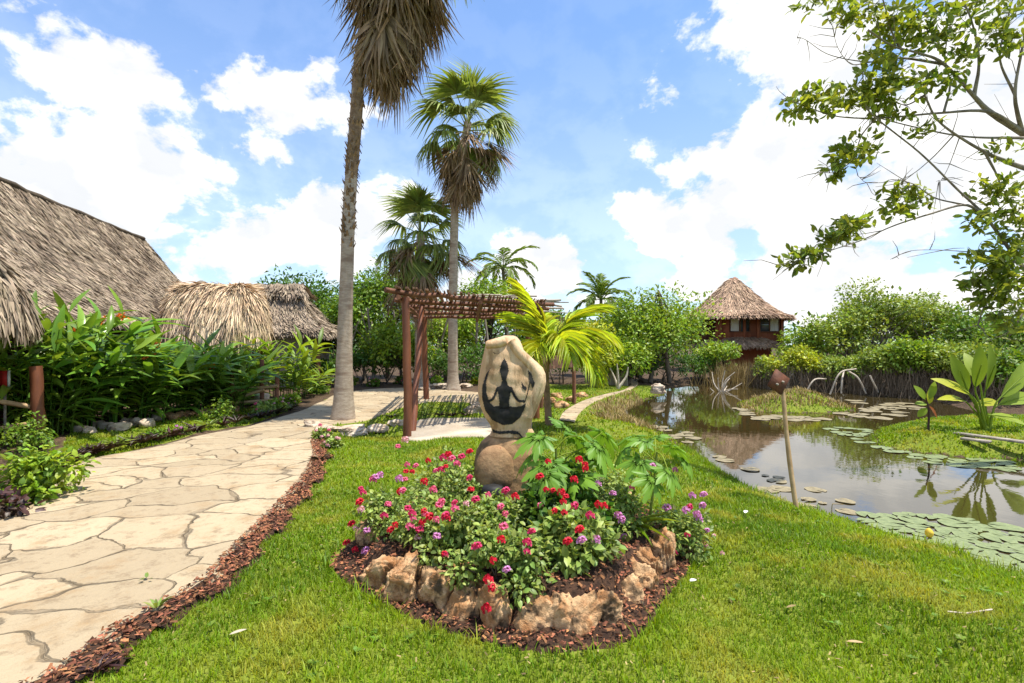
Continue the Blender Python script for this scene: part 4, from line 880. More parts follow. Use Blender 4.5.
FAN = [fan_mesh('frond', M['frond'], k) for k in range(3)]; FAND = [fan_mesh('dead_frond', M['frond_dead'], 10 + k, True) for k in range(4)]
def fan_palm(label, line, rad, nlive, ndead, size, dead_len, seed, skirt=(0.0, 1.0), boots=0.0, hang=0, fall=122):
    line = smooth_line(line, 40); t = thing('fan_palm', label, 'palm tree', (line[0][0], line[0][1], 0)); rg = np.random.default_rng(seed)
    z = line[:, 2]; rad = np.interp(np.linspace(0, 1, 40), np.linspace(0, 1, len(rad)), rad); rings = rad * (1 + .012 * np.sin(np.arange(40) * 2.9))
    mb = MB(); mb.tube(line, rings, 18, seed=seed, jit=.03); tr_ = mb.build('trunk', M['bark_pale'], t, True)
    top = line[-1]; axd = nrm(line[-1] - line[-5])
    if boots:
        k0 = int(40 * (1 - boots * .95)); mb = MB(); mb.tube(line[k0:], rings[k0:] * 1.03, 18, seed=seed, jit=.05, cap=False); n = 700; i = 39 - 39 * boots * np.sqrt(1 - np.sqrt(1 - rg.random(n) ** 2)) if False else 39 - 39 * boots * 1.15 * rg.random(n) ** 1.25; a = rg.uniform(0, 6.28, n); ii = i.astype(int); c = line[ii] + (line[np.minimum(ii + 1, 39)] - line[ii]) * (i - ii)[:, None]; r = rad[ii]
        o = np.stack((np.cos(a), np.sin(a), 0 * a), 1); mb.scatter(np.array([(-.5, 0, 0), (.5, 0, 0), (.2, 1, .3), (-.2, 1, .3)]), CHF, c + o * r[:, None] * .95, np.stack((o[:, 0] * .3, o[:, 1] * .3, np.where(a > 2, 1, -1)), 1), o, rg.uniform(.5, 1, (n, 1)) * np.array((.085, .13, .12))); mb.build('leaf_bases', M['boots'], tr_).name = 'leaf_base_sheath'
    for k in range(nlive):
        f = k / nlive; e = R(84 - fall * f ** .9 + rg.normal(0, 10)); a = k * 2.39996 + rg.normal(0, .2); d = np.array((math.cos(a) * math.cos(e), math.sin(a) * math.cos(e), math.sin(e)))
        inst(FAN[k % 3], 'frond', t, top - axd * (.35 * f) * size, d + axd * .05, (0, 0, 1) if e < 1.2 else (math.cos(a), math.sin(a), .3), size * rg.uniform(.75, 1.12))
    for k in range(ndead):
        f = k / max(ndead - 1, 1); e = R((-38 if not hang else -58) - (45 if not hang else 28) * min(1, f * 1.6) + rg.normal(0, 5)); a = k * 2.39996 + rg.normal(0, .3); d = np.array((math.cos(a) * math.cos(e), math.sin(a) * math.cos(e), math.sin(e))); o = np.array((math.cos(a), math.sin(a), 0))
        inst(FAND[k % 4], 'dead_frond', t, top - axd * (.25 + dead_len * f) * size + o * (.12 + .22 * hang * rg.random()) + np.array((.27, 0, 0)) * hang, d, o, size * np.array((rg.uniform(.8, 1.2), rg.uniform(.85, 1.25) * (1 if rg.random() < .85 else 1.3), 1)))
    return t
Y1 = 10.9
fan_palm('tall pale trunked fan palm with a long shaggy brown skirt, cut by the top edge', [P(343, 424, Y1), P(344, 380, Y1), P(346, 300, Y1), P(349, 210, Y1), P(355, 130, Y1), P(361, 62, Y1 + .1), P(377, -5, Y1 + .25), P(398, -85, Y1 + .4)], [.27, .20, .163, .143, .134, .128, .124, .12, .118, .115, .115], 26, 84, 1.12, 1.8, 1, boots=.55, hang=1)
Y2 = 18.2
fan_palm('second tall fan palm, slim pale trunk, ragged green head over the pergola', [P(453, 392, Y2), P(453, 375, Y2), P(453, 310, Y2), P(454, 240, Y2), P(456, 190, Y2), P(463, 150, Y2), P(468, 122, Y2)], [.30, .19, .16, .145, .135, .13, .13], 22, 25, 1.12, 1.1, 2)
Y3 = 19.6
fan_palm('shortest fan palm with drooping green fans and brown skirt behind the pergola post', [P(422, 389, Y3), P(421, 375, Y3), P(420, 330, Y3), P(420, 270, Y3), P(421, 232, Y3)], [.40, .25, .18, .16, .16], 26, 30, 1.08, 1.35, 3, fall=150)

# ------------------------------------------------------------------ feather palms
def pinna_frond(mb, rg, base, az, e0, L, bend, nl, ll, w, droop=.35, vee=.35, twist=0.0, mid=None):
    m = 14; s = np.linspace(0, 1, m); el = e0 - bend * s ** 1.2; h = np.array((math.cos(az), math.sin(az), 0)); st = np.stack([h * math.cos(t) + np.array((0, 0, math.sin(t))) for t in el]) * (L / (m - 1))
    pts = np.array(base) + np.vstack((np.zeros(3), np.cumsum(st[:-1], 0))); side = np.array((-h[1], h[0], 0)); side = nrm(side + np.array((0, 0, twist)))
    (mid or mb).tube(pts, np.linspace(L * .014, L * .003, m), 5)
    t = np.linspace(.16, 1, nl); t = np.repeat(t, 2) + rg.normal(0, .004, nl * 2); t = np.clip(t, .1, 1); sg = np.tile((1., -1.), nl); x = t * (m - 1); i = np.minimum(x.astype(int), m - 2); p = pts[i] + (pts[i + 1] - pts[i]) * (x - i)[:, None]; td = nrm(pts[i + 1] - pts[i])
    ang = .95 - .6 * t; upn = nrm(np.cross(np.tile(side, (len(t), 1)), td)); upn *= np.sign(upn[:, 2:3] + 1e-6)
    d = td * np.cos(ang)[:, None] + side * (sg * np.sin(ang))[:, None] + upn * (vee * rg.uniform(.5, 1.2, len(t)))[:, None] + np.array((0, 0, -droop * .3)) + rg.normal(0, .06, (len(t), 3))
    l = ll * np.sin(PI * (.12 + .80 * t)) ** .7 * rg.uniform(.85, 1.1, len(t)); T, TF = leaf_strip(1.0, 5, 1.0, .25, .35)
    mb.scatter(T, TF, p, d, upn, np.stack((np.full(len(t), w), l, l * droop), 1))
def feather_palm(label, base, line, fr, mat, bark, seed, tr, nl=34, ll=.42, w=.016, name='coconut_palm', droop=.35):
    t = thing(name, label, 'palm tree', base); rg = np.random.default_rng(seed)
    mb = MB(); ln = smooth_line(line, 14); mb.tube(ln, np.linspace(tr * 1.25, tr * .8, 14) * (1 + .05 * np.sin(np.arange(14) * 2.5)), 10, jit=.05, seed=seed); mb.build('trunk', bark, t, True)
    for az, e0, L, bend in fr:
        mb = MB(); pinna_frond(mb, rg, ln[-1], R(az), R(e0), L, R(bend), nl, ll, w, droop); mb.build('frond', mat, t)
    return t
rg = np.random.default_rng(12); ry = 10.0
feather_palm('young coconut palm with glowing yellow green fronds right behind the statue', (*G(549, 424), 0), [(*G(549, 425), -.03), P(547, 395, ry), P(546, 372, ry - .1), P(549, 356, ry - .1)],
    [(185, 74, 1.5, 22), (140, 58, 1.35, 45), (15, 66, 1.55, 62), (-20, 50, 1.45, 95), (-75, 52, 1.35, 125), (40, 40, 1.3, 105), (-40, 22, 1.15, 95), (100, 62, 1.4, 60), (-110, 40, 1.0, 90), (-5, 12, 1.1, 78)], M['leaf_co'], M['boots'], 5, .062, nl=40, ll=.62, w=.021, droop=.5)
x, y, h = tp(503, 268, 27.5)
fr = [(k * 137.5, 62 - 6 * k, 2.3, 75 + 3 * k) for k in range(13)]
feather_palm('feathery dark coconut palm top above the trees, left of centre cloud', (x, y, 0), [(x + .3, y, 0), (x + .2, y, 2.2), (x, y, h)], fr, M['leaf_pg'], M['bark_grey'], 6, .11, nl=26, ll=.55, w=.035)
x, y, h = tp(601, 300, 26.5)
feather_palm('feathery coconut palm top in front of the sky between statue and stilt house', (x, y, 0), [(x - .2, y, 0), (x, y, 2.0), (x, y, h)], [(k * 137.5 + 80, 80 - 6 * k, 1.9, 60 + 4 * k) for k in range(13)], M['leaf_pg'], M['bark_grey'], 7, .1, nl=26, ll=.5, w=.035)

# ------------------------------------------------------------------ overhanging tree at the right
ot = thing('overhanging_tree', 'olive green tree at the right edge reaching thin branches over the pond', 'tree', (9.9, 7.9, 0))
def PD(p): return P(p[0], p[1], p[2] if len(p) > 2 else 7.0)
knot = (1022, 132, 7.3)
BR = [([(1165, 446, 7.9), (1150, 330, 7.8), (1120, 230, 7.6), (1075, 165, 7.4), knot, (990, 112, 7.1), (974, 96, 7.0), (944, 64, 6.8), (922, 54, 6.7), (893, 46, 6.6), (868, 30, 6.5)], .15, .012),
      ([(1120, 230, 7.6), (1060, 183, 7.2), (1010, 163, 7.0), (985, 152, 6.9), (955, 134, 6.8), (936, 118, 6.7), (925, 96, 6.6)], .06, .012), ([knot, (990, 112), (940, 113), (880, 118, 6.7), (835, 116, 6.6), (800, 104, 6.5), (781, 99, 6.5)], .03, .006),
      ([(1024, 138, 7.2), (960, 136), (890, 121, 6.8), (874, 115, 6.7)], .022, .006), ([(1090, 330, 7.6), (1040, 285, 7.3), (1016, 258), (985, 216, 6.9), (958, 190, 6.8), (920, 153, 6.7), (876, 118, 6.6), (858, 98, 6.5)], .045, .009),
      ([(985, 216, 6.9), (965, 205, 6.8), (930, 214, 6.7), (893, 226, 6.6), (862, 240, 6.5), (838, 248, 6.4), (806, 259, 6.4), (778, 265, 6.4)], .022, .005), ([(944, 64, 6.8), (900, 58), (870, 62, 6.7), (830, 55, 6.6), (806, 40, 6.5), (797, 37, 6.5)], .02, .003),
      ([(974, 96, 7.0), (979, 62, 6.9), (972, 22, 6.8), (958, -10, 6.8)], .028, .010), ([knot, (1015, 95), (1022, 50), (1032, 0)], .032, .014), ([(1015, 95, 7.1), (1000, 60), (1006, 25), (1015, -10)], .02, .008),
      ([(905, 55, 6.7), (893, 35, 6.6), (886, 10, 6.5), (880, -10, 6.5)], .018, .008), ([(870, 62, 6.7), (851, 64), (838, 48), (832, 25, 6.5)], .010, .003), ([(925, 95, 6.6), (905, 105), (885, 95), (866, 88, 6.5)], .014, .004),
      ([(876, 118, 6.6), (862, 135), (852, 160, 6.5), (835, 172, 6.4), (822, 172, 6.4)], .012, .004), ([(965, 205, 6.8), (935, 198), (915, 185, 6.6), (900, 180, 6.5)], .014, .005), ([(1000, 250, 7.0), (975, 252), (940, 250, 6.7), (910, 251, 6.6), (892, 259, 6.6)], .012, .003),
      ([(955, 134, 6.8), (930, 160), (905, 178), (870, 183, 6.5), (858, 176, 6.5)], .010, .003), ([(1016, 258, 7), (1000, 280), (985, 305), (978, 325)], .03, .010), ([(1040, 285, 7.3), (1025, 310), (1010, 335)], .03, .01), ([(985, 152, 6.9), (1000, 185), (990, 205)], .02, .008),
      ([(944, 112, 6.9), (950, 85), (945, 55), (950, 20), (942, -8)], .018, .006), ([(960, 136, 6.9), (948, 168), (938, 185)], .008, .003), ([(875, 60, 6.7), (862, 75), (872, 92)], .006, .003), ([(846, 246, 6.5), (850, 232), (858, 222)], .006, .003), ([(820, 252, 6.4), (828, 238), (842, 230)], .006, .003)]
mb = MB()
for pts, a, b in BR:
    l = smooth_line([PD(p) for p in pts], len(pts) * 5); mb.tube(l, b + (a - b) * np.linspace(1, 0, len(l)) ** 2.5, 7, seed=len(pts), jit=.05)
rg = np.random.default_rng(15)
for _ in range(230):                                                 # bare twigs
    pts, a, b = BR[rg.integers(0, len(BR))]; l = smooth_line([PD(p) for p in pts], 20); i = rg.integers(8, 20); d = rdir(rg, 1)[0] * .3 + nrm(l[-1] - l[0]) * .15; mb.tube([l[i], l[i] + d * .5 + rg.normal(0, .02, 3), l[i] + d * rg.uniform(.7, 1.3)], [.006, .004, .002], 4, cap=False)
mb.build('branches', M['bark_grey'], ot).name = 'trunk'
CLU = [(800, 106, 20, 10, 60), (828, 100, 28, 18, 150), (862, 90, 26, 18, 170), (895, 82, 28, 22, 190), (880, 60, 20, 12, 70), (905, 35, 34, 22, 200), (868, 14, 36, 16, 170), (820, 2, 28, 9, 60), (930, 22, 30, 22, 150), (955, 45, 34, 20, 110), (985, 30, 34, 26, 90), (1010, 35, 26, 26, 90), (940, 85, 26, 16, 90), (890, 108, 24, 10, 70), (925, 128, 16, 9, 40),
       (865, 143, 13, 13, 50), (850, 155, 16, 14, 80), (838, 168, 14, 9, 60), (905, 198, 22, 14, 140), (896, 213, 10, 7, 30), (855, 224, 22, 9, 90), (835, 238, 18, 10, 80), (812, 255, 18, 10, 80), (795, 260, 14, 8, 50), (994, 190, 18, 16, 90), (1012, 205, 20, 24, 140), (1005, 150, 14, 12, 40), (978, 222, 16, 12, 60), (1010, 245, 24, 22, 150), (985, 262, 24, 14, 110), (1005, 280, 28, 18, 170), (985, 285, 26, 12, 100), (985, 300, 14, 16, 60), (1010, 315, 24, 26, 140), (1000, 5, 40, 12, 90)]
OL = leaf_strip(.21, 5, .18, .25, .6)
mb = MB()
for px, py, rx, ry_, n in CLU:
    n = int(n * 1.25); nt = max(4, n // 4); Yc = 6.9 - (1020 - px) / 235 * .5; c = P(px, py, Yc); tw = c + rdir(rg, nt) * np.array((rx * 1.15, 16, ry_ * 1.15)) * Yc / F * rg.random((nt, 1)) ** .5
    for q in tw:                                                     # a rosette of leaves at each twig end
        m = rg.integers(3, 7); ax = nrm(rdir(rg, 1)[0] + np.array((-.5, 0, .35))); d = nrm(ax * .55 + rdir(rg, m)); nn = ax[None] * .8 + rdir(rg, m) * .5 + np.array((0, 0, .3)); mb.scatter(OL[0], OL[1], q + rg.normal(0, .02, (m, 3)), d, nn, rg.uniform(.075, .15, m))
mb.build('crown', M['leaf_ol'], ot)

# ------------------------------------------------------------------ ginger and heliconia clumps at the left
GL = leaf_strip(.095, 9, .28, .3, .42, .004)
def ginger(name, label, x, y, h, n, spread, seed, mat='leaf_gl', leaf=.62, flowers=0, group='ginger plants along the left huts', lean=(.25, -.1), per=11, cat='plant'):
    t = thing(name, label, cat, (x, y, 0), group); rg = np.random.default_rng(seed); ms = MB(); ml = MB(); 
    fls = []
    for k in range(n):
        a = rg.uniform(0, 6.28); r = rg.random() ** .6 * spread * .55; b = np.array((x + math.cos(a) * r, y + math.sin(a) * r, -.03)); hh = h * rg.uniform(.6, 1.0); ld = np.array((math.cos(a) * .3 + lean[0], math.sin(a) * .3 + lean[1], 0)) * hh * rg.uniform(.4, 1.15)
        s = np.linspace(0, 1, 8); st = b + np.array((0, 0, 1.)) * (hh * (s - .12 * s ** 2))[:, None] + ld * (s ** 2)[:, None]; ms.tube(st, np.linspace(.016, .006, 8), 5, cap=False)
        m = per; u = np.linspace(.16, 1, m) ** .9 ; i = np.minimum((u * 7).astype(int), 6); p = st[i] + (st[i + 1] - st[i]) * (u * 7 - i)[:, None]; td = nrm(st[i + 1] - st[i]); pl_ = rg.uniform(0, 6.28); sd = np.array((math.cos(pl_), math.sin(pl_), 0)); sg = np.where(np.arange(m) % 2, 1., -1.)
        d = td * (.35 + .75 * u ** 3)[:, None] + sd * (sg * (1.05 - .4 * u))[:, None] + rg.normal(0, .13, (m, 3)) + np.array((lean[0] * .6, lean[1] * .6, .05)); nn = td + np.array((0, 0, .8)) + rg.normal(0, .2, (m, 3))
        l = leaf * rg.uniform(.7, 1.2, m) * (1 - .25 * (1 - u)); ml.scatter(*GL, p, d, nn, np.stack((l, l, l * rg.uniform(.5, 2.2, m)), 1))
        if k < flowers:
            tp_ = st[-1]; mf = MB(); fls.append(mf); mf.scatter(LEAF2, LF2, tp_ + rg.normal(0, .03, (14, 3)), nrm(rdir(rg, 14) + (0, 0, .5)), rdir(rg, 14), rg.uniform(.05, .11, 14))
    ms.build('stems', M['leaf_dk'], t).name = 'stem_cluster'; ml.build('foliage', M[mat], t)
    for mf in fls: mf.build('flower', M['orange'], t)
    return t
GI = [(30, 402, 8.9, 2.1, 'leftmost ginger clump under the ragged canopy edge', 1), (58, 402, 9.4, 2.55, 'tall upright ginger clump with orange bracts beside the ragged canopy', 3), (88, 412, 9.9, 1.9, 'ginger clump with orange bracts in front of the great hall', 3), (112, 412, 11.0, 1.85, 'dense ginger clump in front of the middle of the great hall', 2), (136, 412, 10.6, 1.55, 'arching ginger clump behind the row of border stones', 0),
      (152, 405, 12.0, 1.85, 'ginger clump with orange bracts near the right end of the great hall roof', 2), (178, 408, 11.6, 1.6, 'broad ginger clump arching over the left lawn', 1), (200, 405, 12.6, 1.6, 'bright ginger clump in front of the round hut, left side', 0), (222, 405, 12.4, 1.4, 'bright ginger clump with yellowing leaves in front of the round hut', 0), (8, 410, 9.6, 2.0, 'dark ginger clump cut by the left edge of the photo', 0), (240, 402, 13.6, 1.15, 'low ginger clump beside the bamboo rails', 0)]
for k, (px, py, Y, h, lab, fl) in enumerate(GI):
    ginger('ginger_clump', lab, (px - 512) / F * Y, Y, h * 1.02, 17, 1.0, 700 + k, flowers=fl, leaf=.74 if Y < 12 else .70)
ginger('leafy_clump', 'light green strappy clump between the round hut and the back hut', (285 - 512) / F * 15.2, 15.2, 2.0, 16, 1.2, 720, mat='leaf_lt', leaf=.75, group=None, lean=(.12, -.1))
ginger('leafy_clump', 'low fresh green clump in front of the back hut wall', (312 - 512) / F * 16.3, 16.3, 1.05, 14, 1.0, 721, mat='leaf_lt', leaf=.45, group=None, lean=(.1, -.1))

# ------------------------------------------------------------------ carved statue
SY = 4.35
st_ = thing('carved_statue', 'carved stone torso with a black painted meditating figure standing in the flower bed', 'statue', (0, SY, 0))
def sx(px): return (px - 512) / F * SY
def sz(py): return CZ + (HZ - py) / F * SY
LFT = [(335.5, 505), (337, 500), (340, 489), (343, 486), (350, 484.5), (365, 481), (378, 478.5), (392, 478), (405, 480), (417, 485), (424, 490), (430, 492), (436, 489)]
RGT = [(335.5, 513), (337, 517), (340, 519.5), (345, 522), (350, 523.5), (355, 528), (362, 537), (368, 543), (374, 545.5), (382, 546), (392, 544), (402, 540), (412, 536), (420, 532), (427, 531), (432, 534), (436, 535)]
LB = [(432, 494), (436, 488), (442, 481), (450, 476.5), (462, 474), (475, 475), (488, 478), (505, 478), (530, 474), (552, 470)]; RB = [(432, 528), (436, 533), (442, 533), (450, 535), (460, 539), (475, 542), (490, 543), (510, 545), (530, 547), (552, 550)]
def prof(T, py): a = np.array(T); return np.interp(py, a[:, 0], a[:, 1])
def body_pt(u, py, Lp, Rp, th, back=0.0, n=2.6):
    """u in angle around the section"""
    l, r = sx(prof(Lp, py)), sx(prof(Rp, py)); c, w = (l + r) / 2, (r - l) / 2; cu, su = np.cos(u), np.sin(u); e = 2 / n
    x = c + w * np.sign(cu) * np.abs(cu) ** e; y = SY + back + th * np.sign(su) * np.abs(su) ** e
    z = sz(py) + 0 * x
    w_ = .005 * np.sin(x * 19 + z * 11) + .004 * np.sin(x * 37 - z * 23 + 1) + .002 * np.sin(z * 63 + x * 13)
    return np.stack((x, y + w_ * np.sign(su) * np.abs(su), z), -1)
def torso_th(py): return np.interp(py, [335.5, 338, 342, 350, 372, 395, 415, 427, 436], [.03, .065, .085, .105, .135, .15, .14, .115, .12])
def lathe_body(name, Lp, Rp, th, py0, py1, m, mat, n=2.6, back=0.0):
    U, Vv = np.meshgrid(np.linspace(0, 2 * PI, 65), np.linspace(py0, py1, m), indexing='ij'); A = body_pt(U, Vv, Lp, Rp, th(Vv), back, n); mb = MB(); mb.grid(A)
    for k in (0, -1): ring = A[:-1, k]; c = ring.mean(0); mb.add(np.vstack((ring, c[None])), np.stack((np.arange(64), (np.arange(64) + 1) % 64, np.full(64, 64)), 1))
    return mb.build(name, mat, st_, True)
torso = lathe_body('torso', LFT, RGT, torso_th, 335.6, 435, 90, M['stone'])
lathe_body('base', LB, RB, lambda p: np.interp(p, [432, 440, 455, 480, 520, 552], [.10, .155, .20, .22, .24, .25]), 432, 552, 60, M['stone_dk'], 2.2, .02)
mb = MB(); c = np.array((sx(496), SY - .135, sz(468))); V, Fa = ico(4); mb.add(V * np.array((.180, .105, .225)) + c + .004 * np.sin(V * 5), Fa); mb.build('round_boss', M['stone_dk'], st_, True)
# raised arm ridge folded over the right shoulder
mb = MB(); mb.tube(smooth_line([(sx(511), SY - .075, sz(341)), (sx(519.5), SY - .085, sz(353)), (sx(533.5), SY - .085, sz(368)), (sx(537.5), SY - .085, sz(380)), (sx(532), SY - .095, sz(398)), (sx(528), SY - .09, sz(416))], 26), np.interp(np.linspace(0, 1, 26), [0, .3, .55, 1], [.038, .047, .05, .030]), 14, seed=2, jit=.03); mb.build('arm', M['stone'], st_, True)
mb = MB(); mb.tube(smooth_line([(sx(487), SY - .065, sz(345)), (sx(497), SY - .085, sz(344)), (sx(506), SY - .08, sz(341))], 14), [.03] + [.036] * 12 + [.03], 12, seed=4, jit=.05); mb.build('arm', M['stone'], st_, True)
def front_y(x, py):
    l, r = sx(prof(LFT, py)), sx(prof(RGT, py)); c, w = (l + r) / 2, (r - l) / 2; q = np.clip(np.abs((x - c) / w), 0, .98); e = 2 / 2.6
    su = (1 - q ** 2.6) ** (1 / 2.6); w_ = .005 * np.sin(x * 19 + sz(py) * 11) + .004 * np.sin(x * 37 - sz(py) * 23 + 1) + .002 * np.sin(sz(py) * 63 + x * 13)
    return SY - torso_th(py) * su - w_ * su
def paint(name, polys, lines=(), parent=torso, step=.28):
    gx_, gy_ = np.arange(476, 548, step), np.arange(352, 436, step); a, b = np.meshgrid(gx_, gy_, indexing='ij'); m = np.zeros(a.shape, bool)
    wob_ = .35 * np.sin(a * 1.7 + b * 2.3) + .25 * np.sin(a * 3.1 - b * 2.9)
    for p in polys: m |= sdist(np.array(p, float), a.ravel(), b.ravel()).reshape(a.shape) < .15 + wob_ * .5
    for l, w in lines:
        l = smooth_line(l, 24); 
        for p, q in zip(l[:-1], l[1:]):
            e = q - p; t = np.clip(((a - p[0]) * e[0] + (b - p[1]) * e[1]) / (e @ e), 0, 1); m |= np.hypot(a - p[0] - t * e[0], b - p[1] - t * e[1]) < w + wob_ * .4
    pts = np.stack((sx(a), front_y(sx(a), b) - .006, sz(b)), -1); idx = np.arange(a.size).reshape(a.shape); ok = m[:-1, :-1] & m[1:, 1:]
    q = np.stack((idx[:-1, :-1], idx[1:, :-1], idx[1:, 1:], idx[:-1, 1:]), -1)[ok]; us, inv = np.unique(q, return_inverse=True)
    return mesh_obj(name, pts.reshape(-1, 3)[us], [inv.reshape(-1, 4)], M['ink'], parent, True)
paint('painted_crescent', [[(491, 367), (486.5, 374), (483, 385), (482.8, 397), (486, 409), (493, 418), (503, 422.5), (512, 422), (519.5, 416), (524, 407), (525.5, 401), (521, 404), (514, 405), (509, 404), (504, 405.5), (499, 404), (494, 404.5), (489.5, 400), (487, 391), (486.6, 382), (488.5, 374)]])
paint('painted_figure', [[(504.4, 357.5), (507.6, 363.5), (508.8, 370), (507, 376), (505.8, 380), (503, 380), (501.6, 376), (500.3, 370), (501.4, 363.5)], [(503, 378), (506, 378), (508, 384), (511.5, 386), (510.3, 393), (509, 400), (510, 407), (499, 407), (500, 400), (499, 393), (497, 386), (501, 384.5)]],
      [([(498, 386.5), (495.5, 393), (493, 397.5), (489.5, 399.5)], 1.25), ([(511, 386.5), (514, 393), (518, 398.5), (524, 399.5)], 1.3)])
paint('painted_bird', [[(527.5, 369.5), (531, 373), (532.6, 379), (535, 383.5), (532, 387), (530.5, 383), (528.6, 378)], [(521, 381), (523.5, 384.5), (526.2, 386), (526, 389.5), (522, 387)]], [([(529.5, 380), (527, 392), (524, 401)], .55)])
paint('painted_crack', [], [([(490.5, 350), (497, 353.5), (503, 351)], .3)]); paint('painted_belt', [[(492.5, 428), (500, 429), (512, 428.3), (518, 429), (518.5, 432), (510, 431), (500, 431.6), (493, 430.8)]], [([(518.5, 431), (523, 436)], .7)])
# black spotlight at the foot of the statue
lp = thing('garden_spotlight', 'small black garden spotlight in front of the statue base', 'spotlight', (sx(494), SY - .38, .3))
bz = np.array((-.145, SY - .40, sz(476)))
mb = MB(); mb.tube([bz + (0, 0, .035), bz + (0, 0, .03), bz + (0, -.005, 0), bz + (0, -.01, -.035)], [.03, .075, .092, .092], 18); mb.build('shade', M['black_metal'], lp, True)
mb = MB(); mb.tube([bz - (0, 0, .03), (bz[0], bz[1], .2)], .018, 8); mb.build('stake', M['black_metal'], lp)

# ------------------------------------------------------------------ border stones of the flower bed
def rock(name, label, cat, c, size, seed, mat, group=None, rz=0.0, tilt=0.0, lev=5, amp=.16):
    mb = MB(); rg = np.random.default_rng(seed); V, Fa = ico(lev); V = np.sign(V) * np.abs(V) ** .55; V /= np.abs(V).max()
    k = rg.normal(size=(8, 3)) * 1.9; ph = rg.uniform(0, 6.28, 8); dsp = 1 + amp * np.sum(np.sin(V @ k.T + ph), 1) / 2.4 + amp * .4 * np.sum(np.sin(V @ (k[:6] * 3.3).T + ph[:6]), 1) / 2.2 + amp * .26 * np.sum(np.sin(V @ (k[:6] * 8.1).T + ph[:6]), 1) / 2
    for _ in range(9): n_ = rdir(rg, 1)[0]; dd = V @ n_; V = V - np.maximum(dd - rg.uniform(.78, 1.0), 0)[:, None] * n_ * .8
    V = V * dsp[:, None] * np.array(size) / 2; cs_, sn_ = math.cos(rz), math.sin(rz); V[:, 0] += tilt * V[:, 2]
    V = V @ np.array(((cs_, -sn_, 0), (sn_, cs_, 0), (0, 0, 1))).T
    mb.add(V + np.array(c), Fa); o = mb.build(name, mat, None, True); return tag(o, label, cat, group)
ST = [  # px centre, bottom py, top py, width px, label
 (379, 582, 552, 34, 'leftmost brown border stone at the left corner of the flower bed'), (408, 592, 553, 30, 'pinkish border stone, second from the left corner of the flower bed'), (438, 600, 563, 34, 'squarish ochre border stone under the pink flowers at the left front of the bed'),
 (468, 608, 572, 30, 'dark shaded border stone left of the flowers spilling over the front'), (498, 616, 582, 30, 'border stone mostly hidden behind the spilling front flowers'), (533, 625, 594, 38, 'low mossy brown border stone right of the spilling flowers'),
 (571, 634, 588, 42, 'broad pale orange border stone nearest the front corner of the bed'), (604, 627, 590, 28, 'slanted orange border stone just right of the front corner'), (626, 606, 572, 20, 'tall upright bright orange border stone on the right side'), (640, 590, 560, 18, 'small border stone behind the tall upright orange one'),
 (650, 576, 545, 18, 'knobbly border stone on the right side, second from the far end'), (661, 561, 530, 17, 'tall thin orange border stone at the far right end of the bed')]
for k, (px, pb, pt, w, lab) in enumerate(ST):
    g = G(px, pb + 9); Y = g[1] + .10; hgt = (pb - pt) / F * g[1] * .92 + .02; wd = w / F * g[1] * 1.2
    rock('border_stone', lab, 'stone', (px_ := (px - 512) / F * Y, Y, hgt / 2 - .075), (wd, .20, hgt + .08), 40 + k, M['rock'], 'border stones of the flower bed', rz=(-.38 if k < 7 else .9), tilt=(.25 if k in (7, 8) else 0), amp=.2)
for k, (x, y) in enumerate(((-1.1, 4.2), (-.85, 4.6), (-.45, 4.9), (.1, 5.02), (.6, 4.98), (1.02, 4.75))):
    rock('border_stone', 'border stone along the back edge of the flower bed behind the shrubs', 'stone', (x, y, .08), (.28, .2, .28), 60 + k, M['rock'], 'border stones along the back of the flower bed', rz=k)

# ------------------------------------------------------------------ flowering shrubs
def flower_mesh(name, seed, n=16):
    rg = np.random.default_rng(seed); mb = MB(); d = rdir(rg, n * 3); d[:, 2] = np.abs(d[:, 2]) - .25; d = nrm(d); T = np.array([(-.5, 0, 0), (.5, 0, 0), (.55, .8, .12), (-.55, .8, .12), (0, .5, -.1)])
    mb.scatter(T, [np.array([(0, 1, 4), (1, 2, 4), (2, 3, 4), (3, 0, 4)])], d * .62, rdir(rg, n * 3), d, np.tile((.42, .45, .42), (n * 3, 1)))
    o = mb.build(name, M['fl_pink']); COL.objects.unlink(o); return o.data
FLM = {}
for c in ('pink', 'red', 'magenta', 'lilac', 'pale_pink'):
    for v in range(2):
        me = flower_mesh('flower_head', 5 + v).copy(); me.materials.clear(); me.materials.append(M['fl_' + c]); FLM[c, v] = me
LSH = leaf_strip(.30, 4, .25, .25, .45)
def shrub(name, label, x, y, zb, rx, ry_, h, nl, leaf, seed, mat='leaf_sh', tmpl=LSH, ncl=22, cat='shrub', group=None, zlow=.05):
    t = thing(name, label, cat, (x, y, zb), group); rg = np.random.default_rng(seed); o = rdir(rg, ncl); o[:, 2] = np.abs(o[:, 2]) * 1.0 - .12
    cl = np.array((x, y, zb + zlow)) + o * rg.uniform(.45, .95, (ncl, 1)) * np.array((rx, ry_, h - zlow - .05)); mb = MB()
    for c in cl: mb.tube(smooth_line([(x + rg.normal(0, .03), y + rg.normal(0, .03), zb - .03), (np.array((x, y, zb)) + c) / 2 + rg.normal(0, .03, 3), c], 6), np.linspace(.007, .003, 6), 4, cap=False)
    mb.build('stems', M['bark'], t).name = 'stem_cluster'; mb = MB(); crown(mb, rg, cl, (rx + h) * .5 * .30 * rg.uniform(.7, 1.3, ncl), leaf, nl, tmpl=tmpl, flat=.85, up=.5); mb.build('foliage', M[mat], t); return t
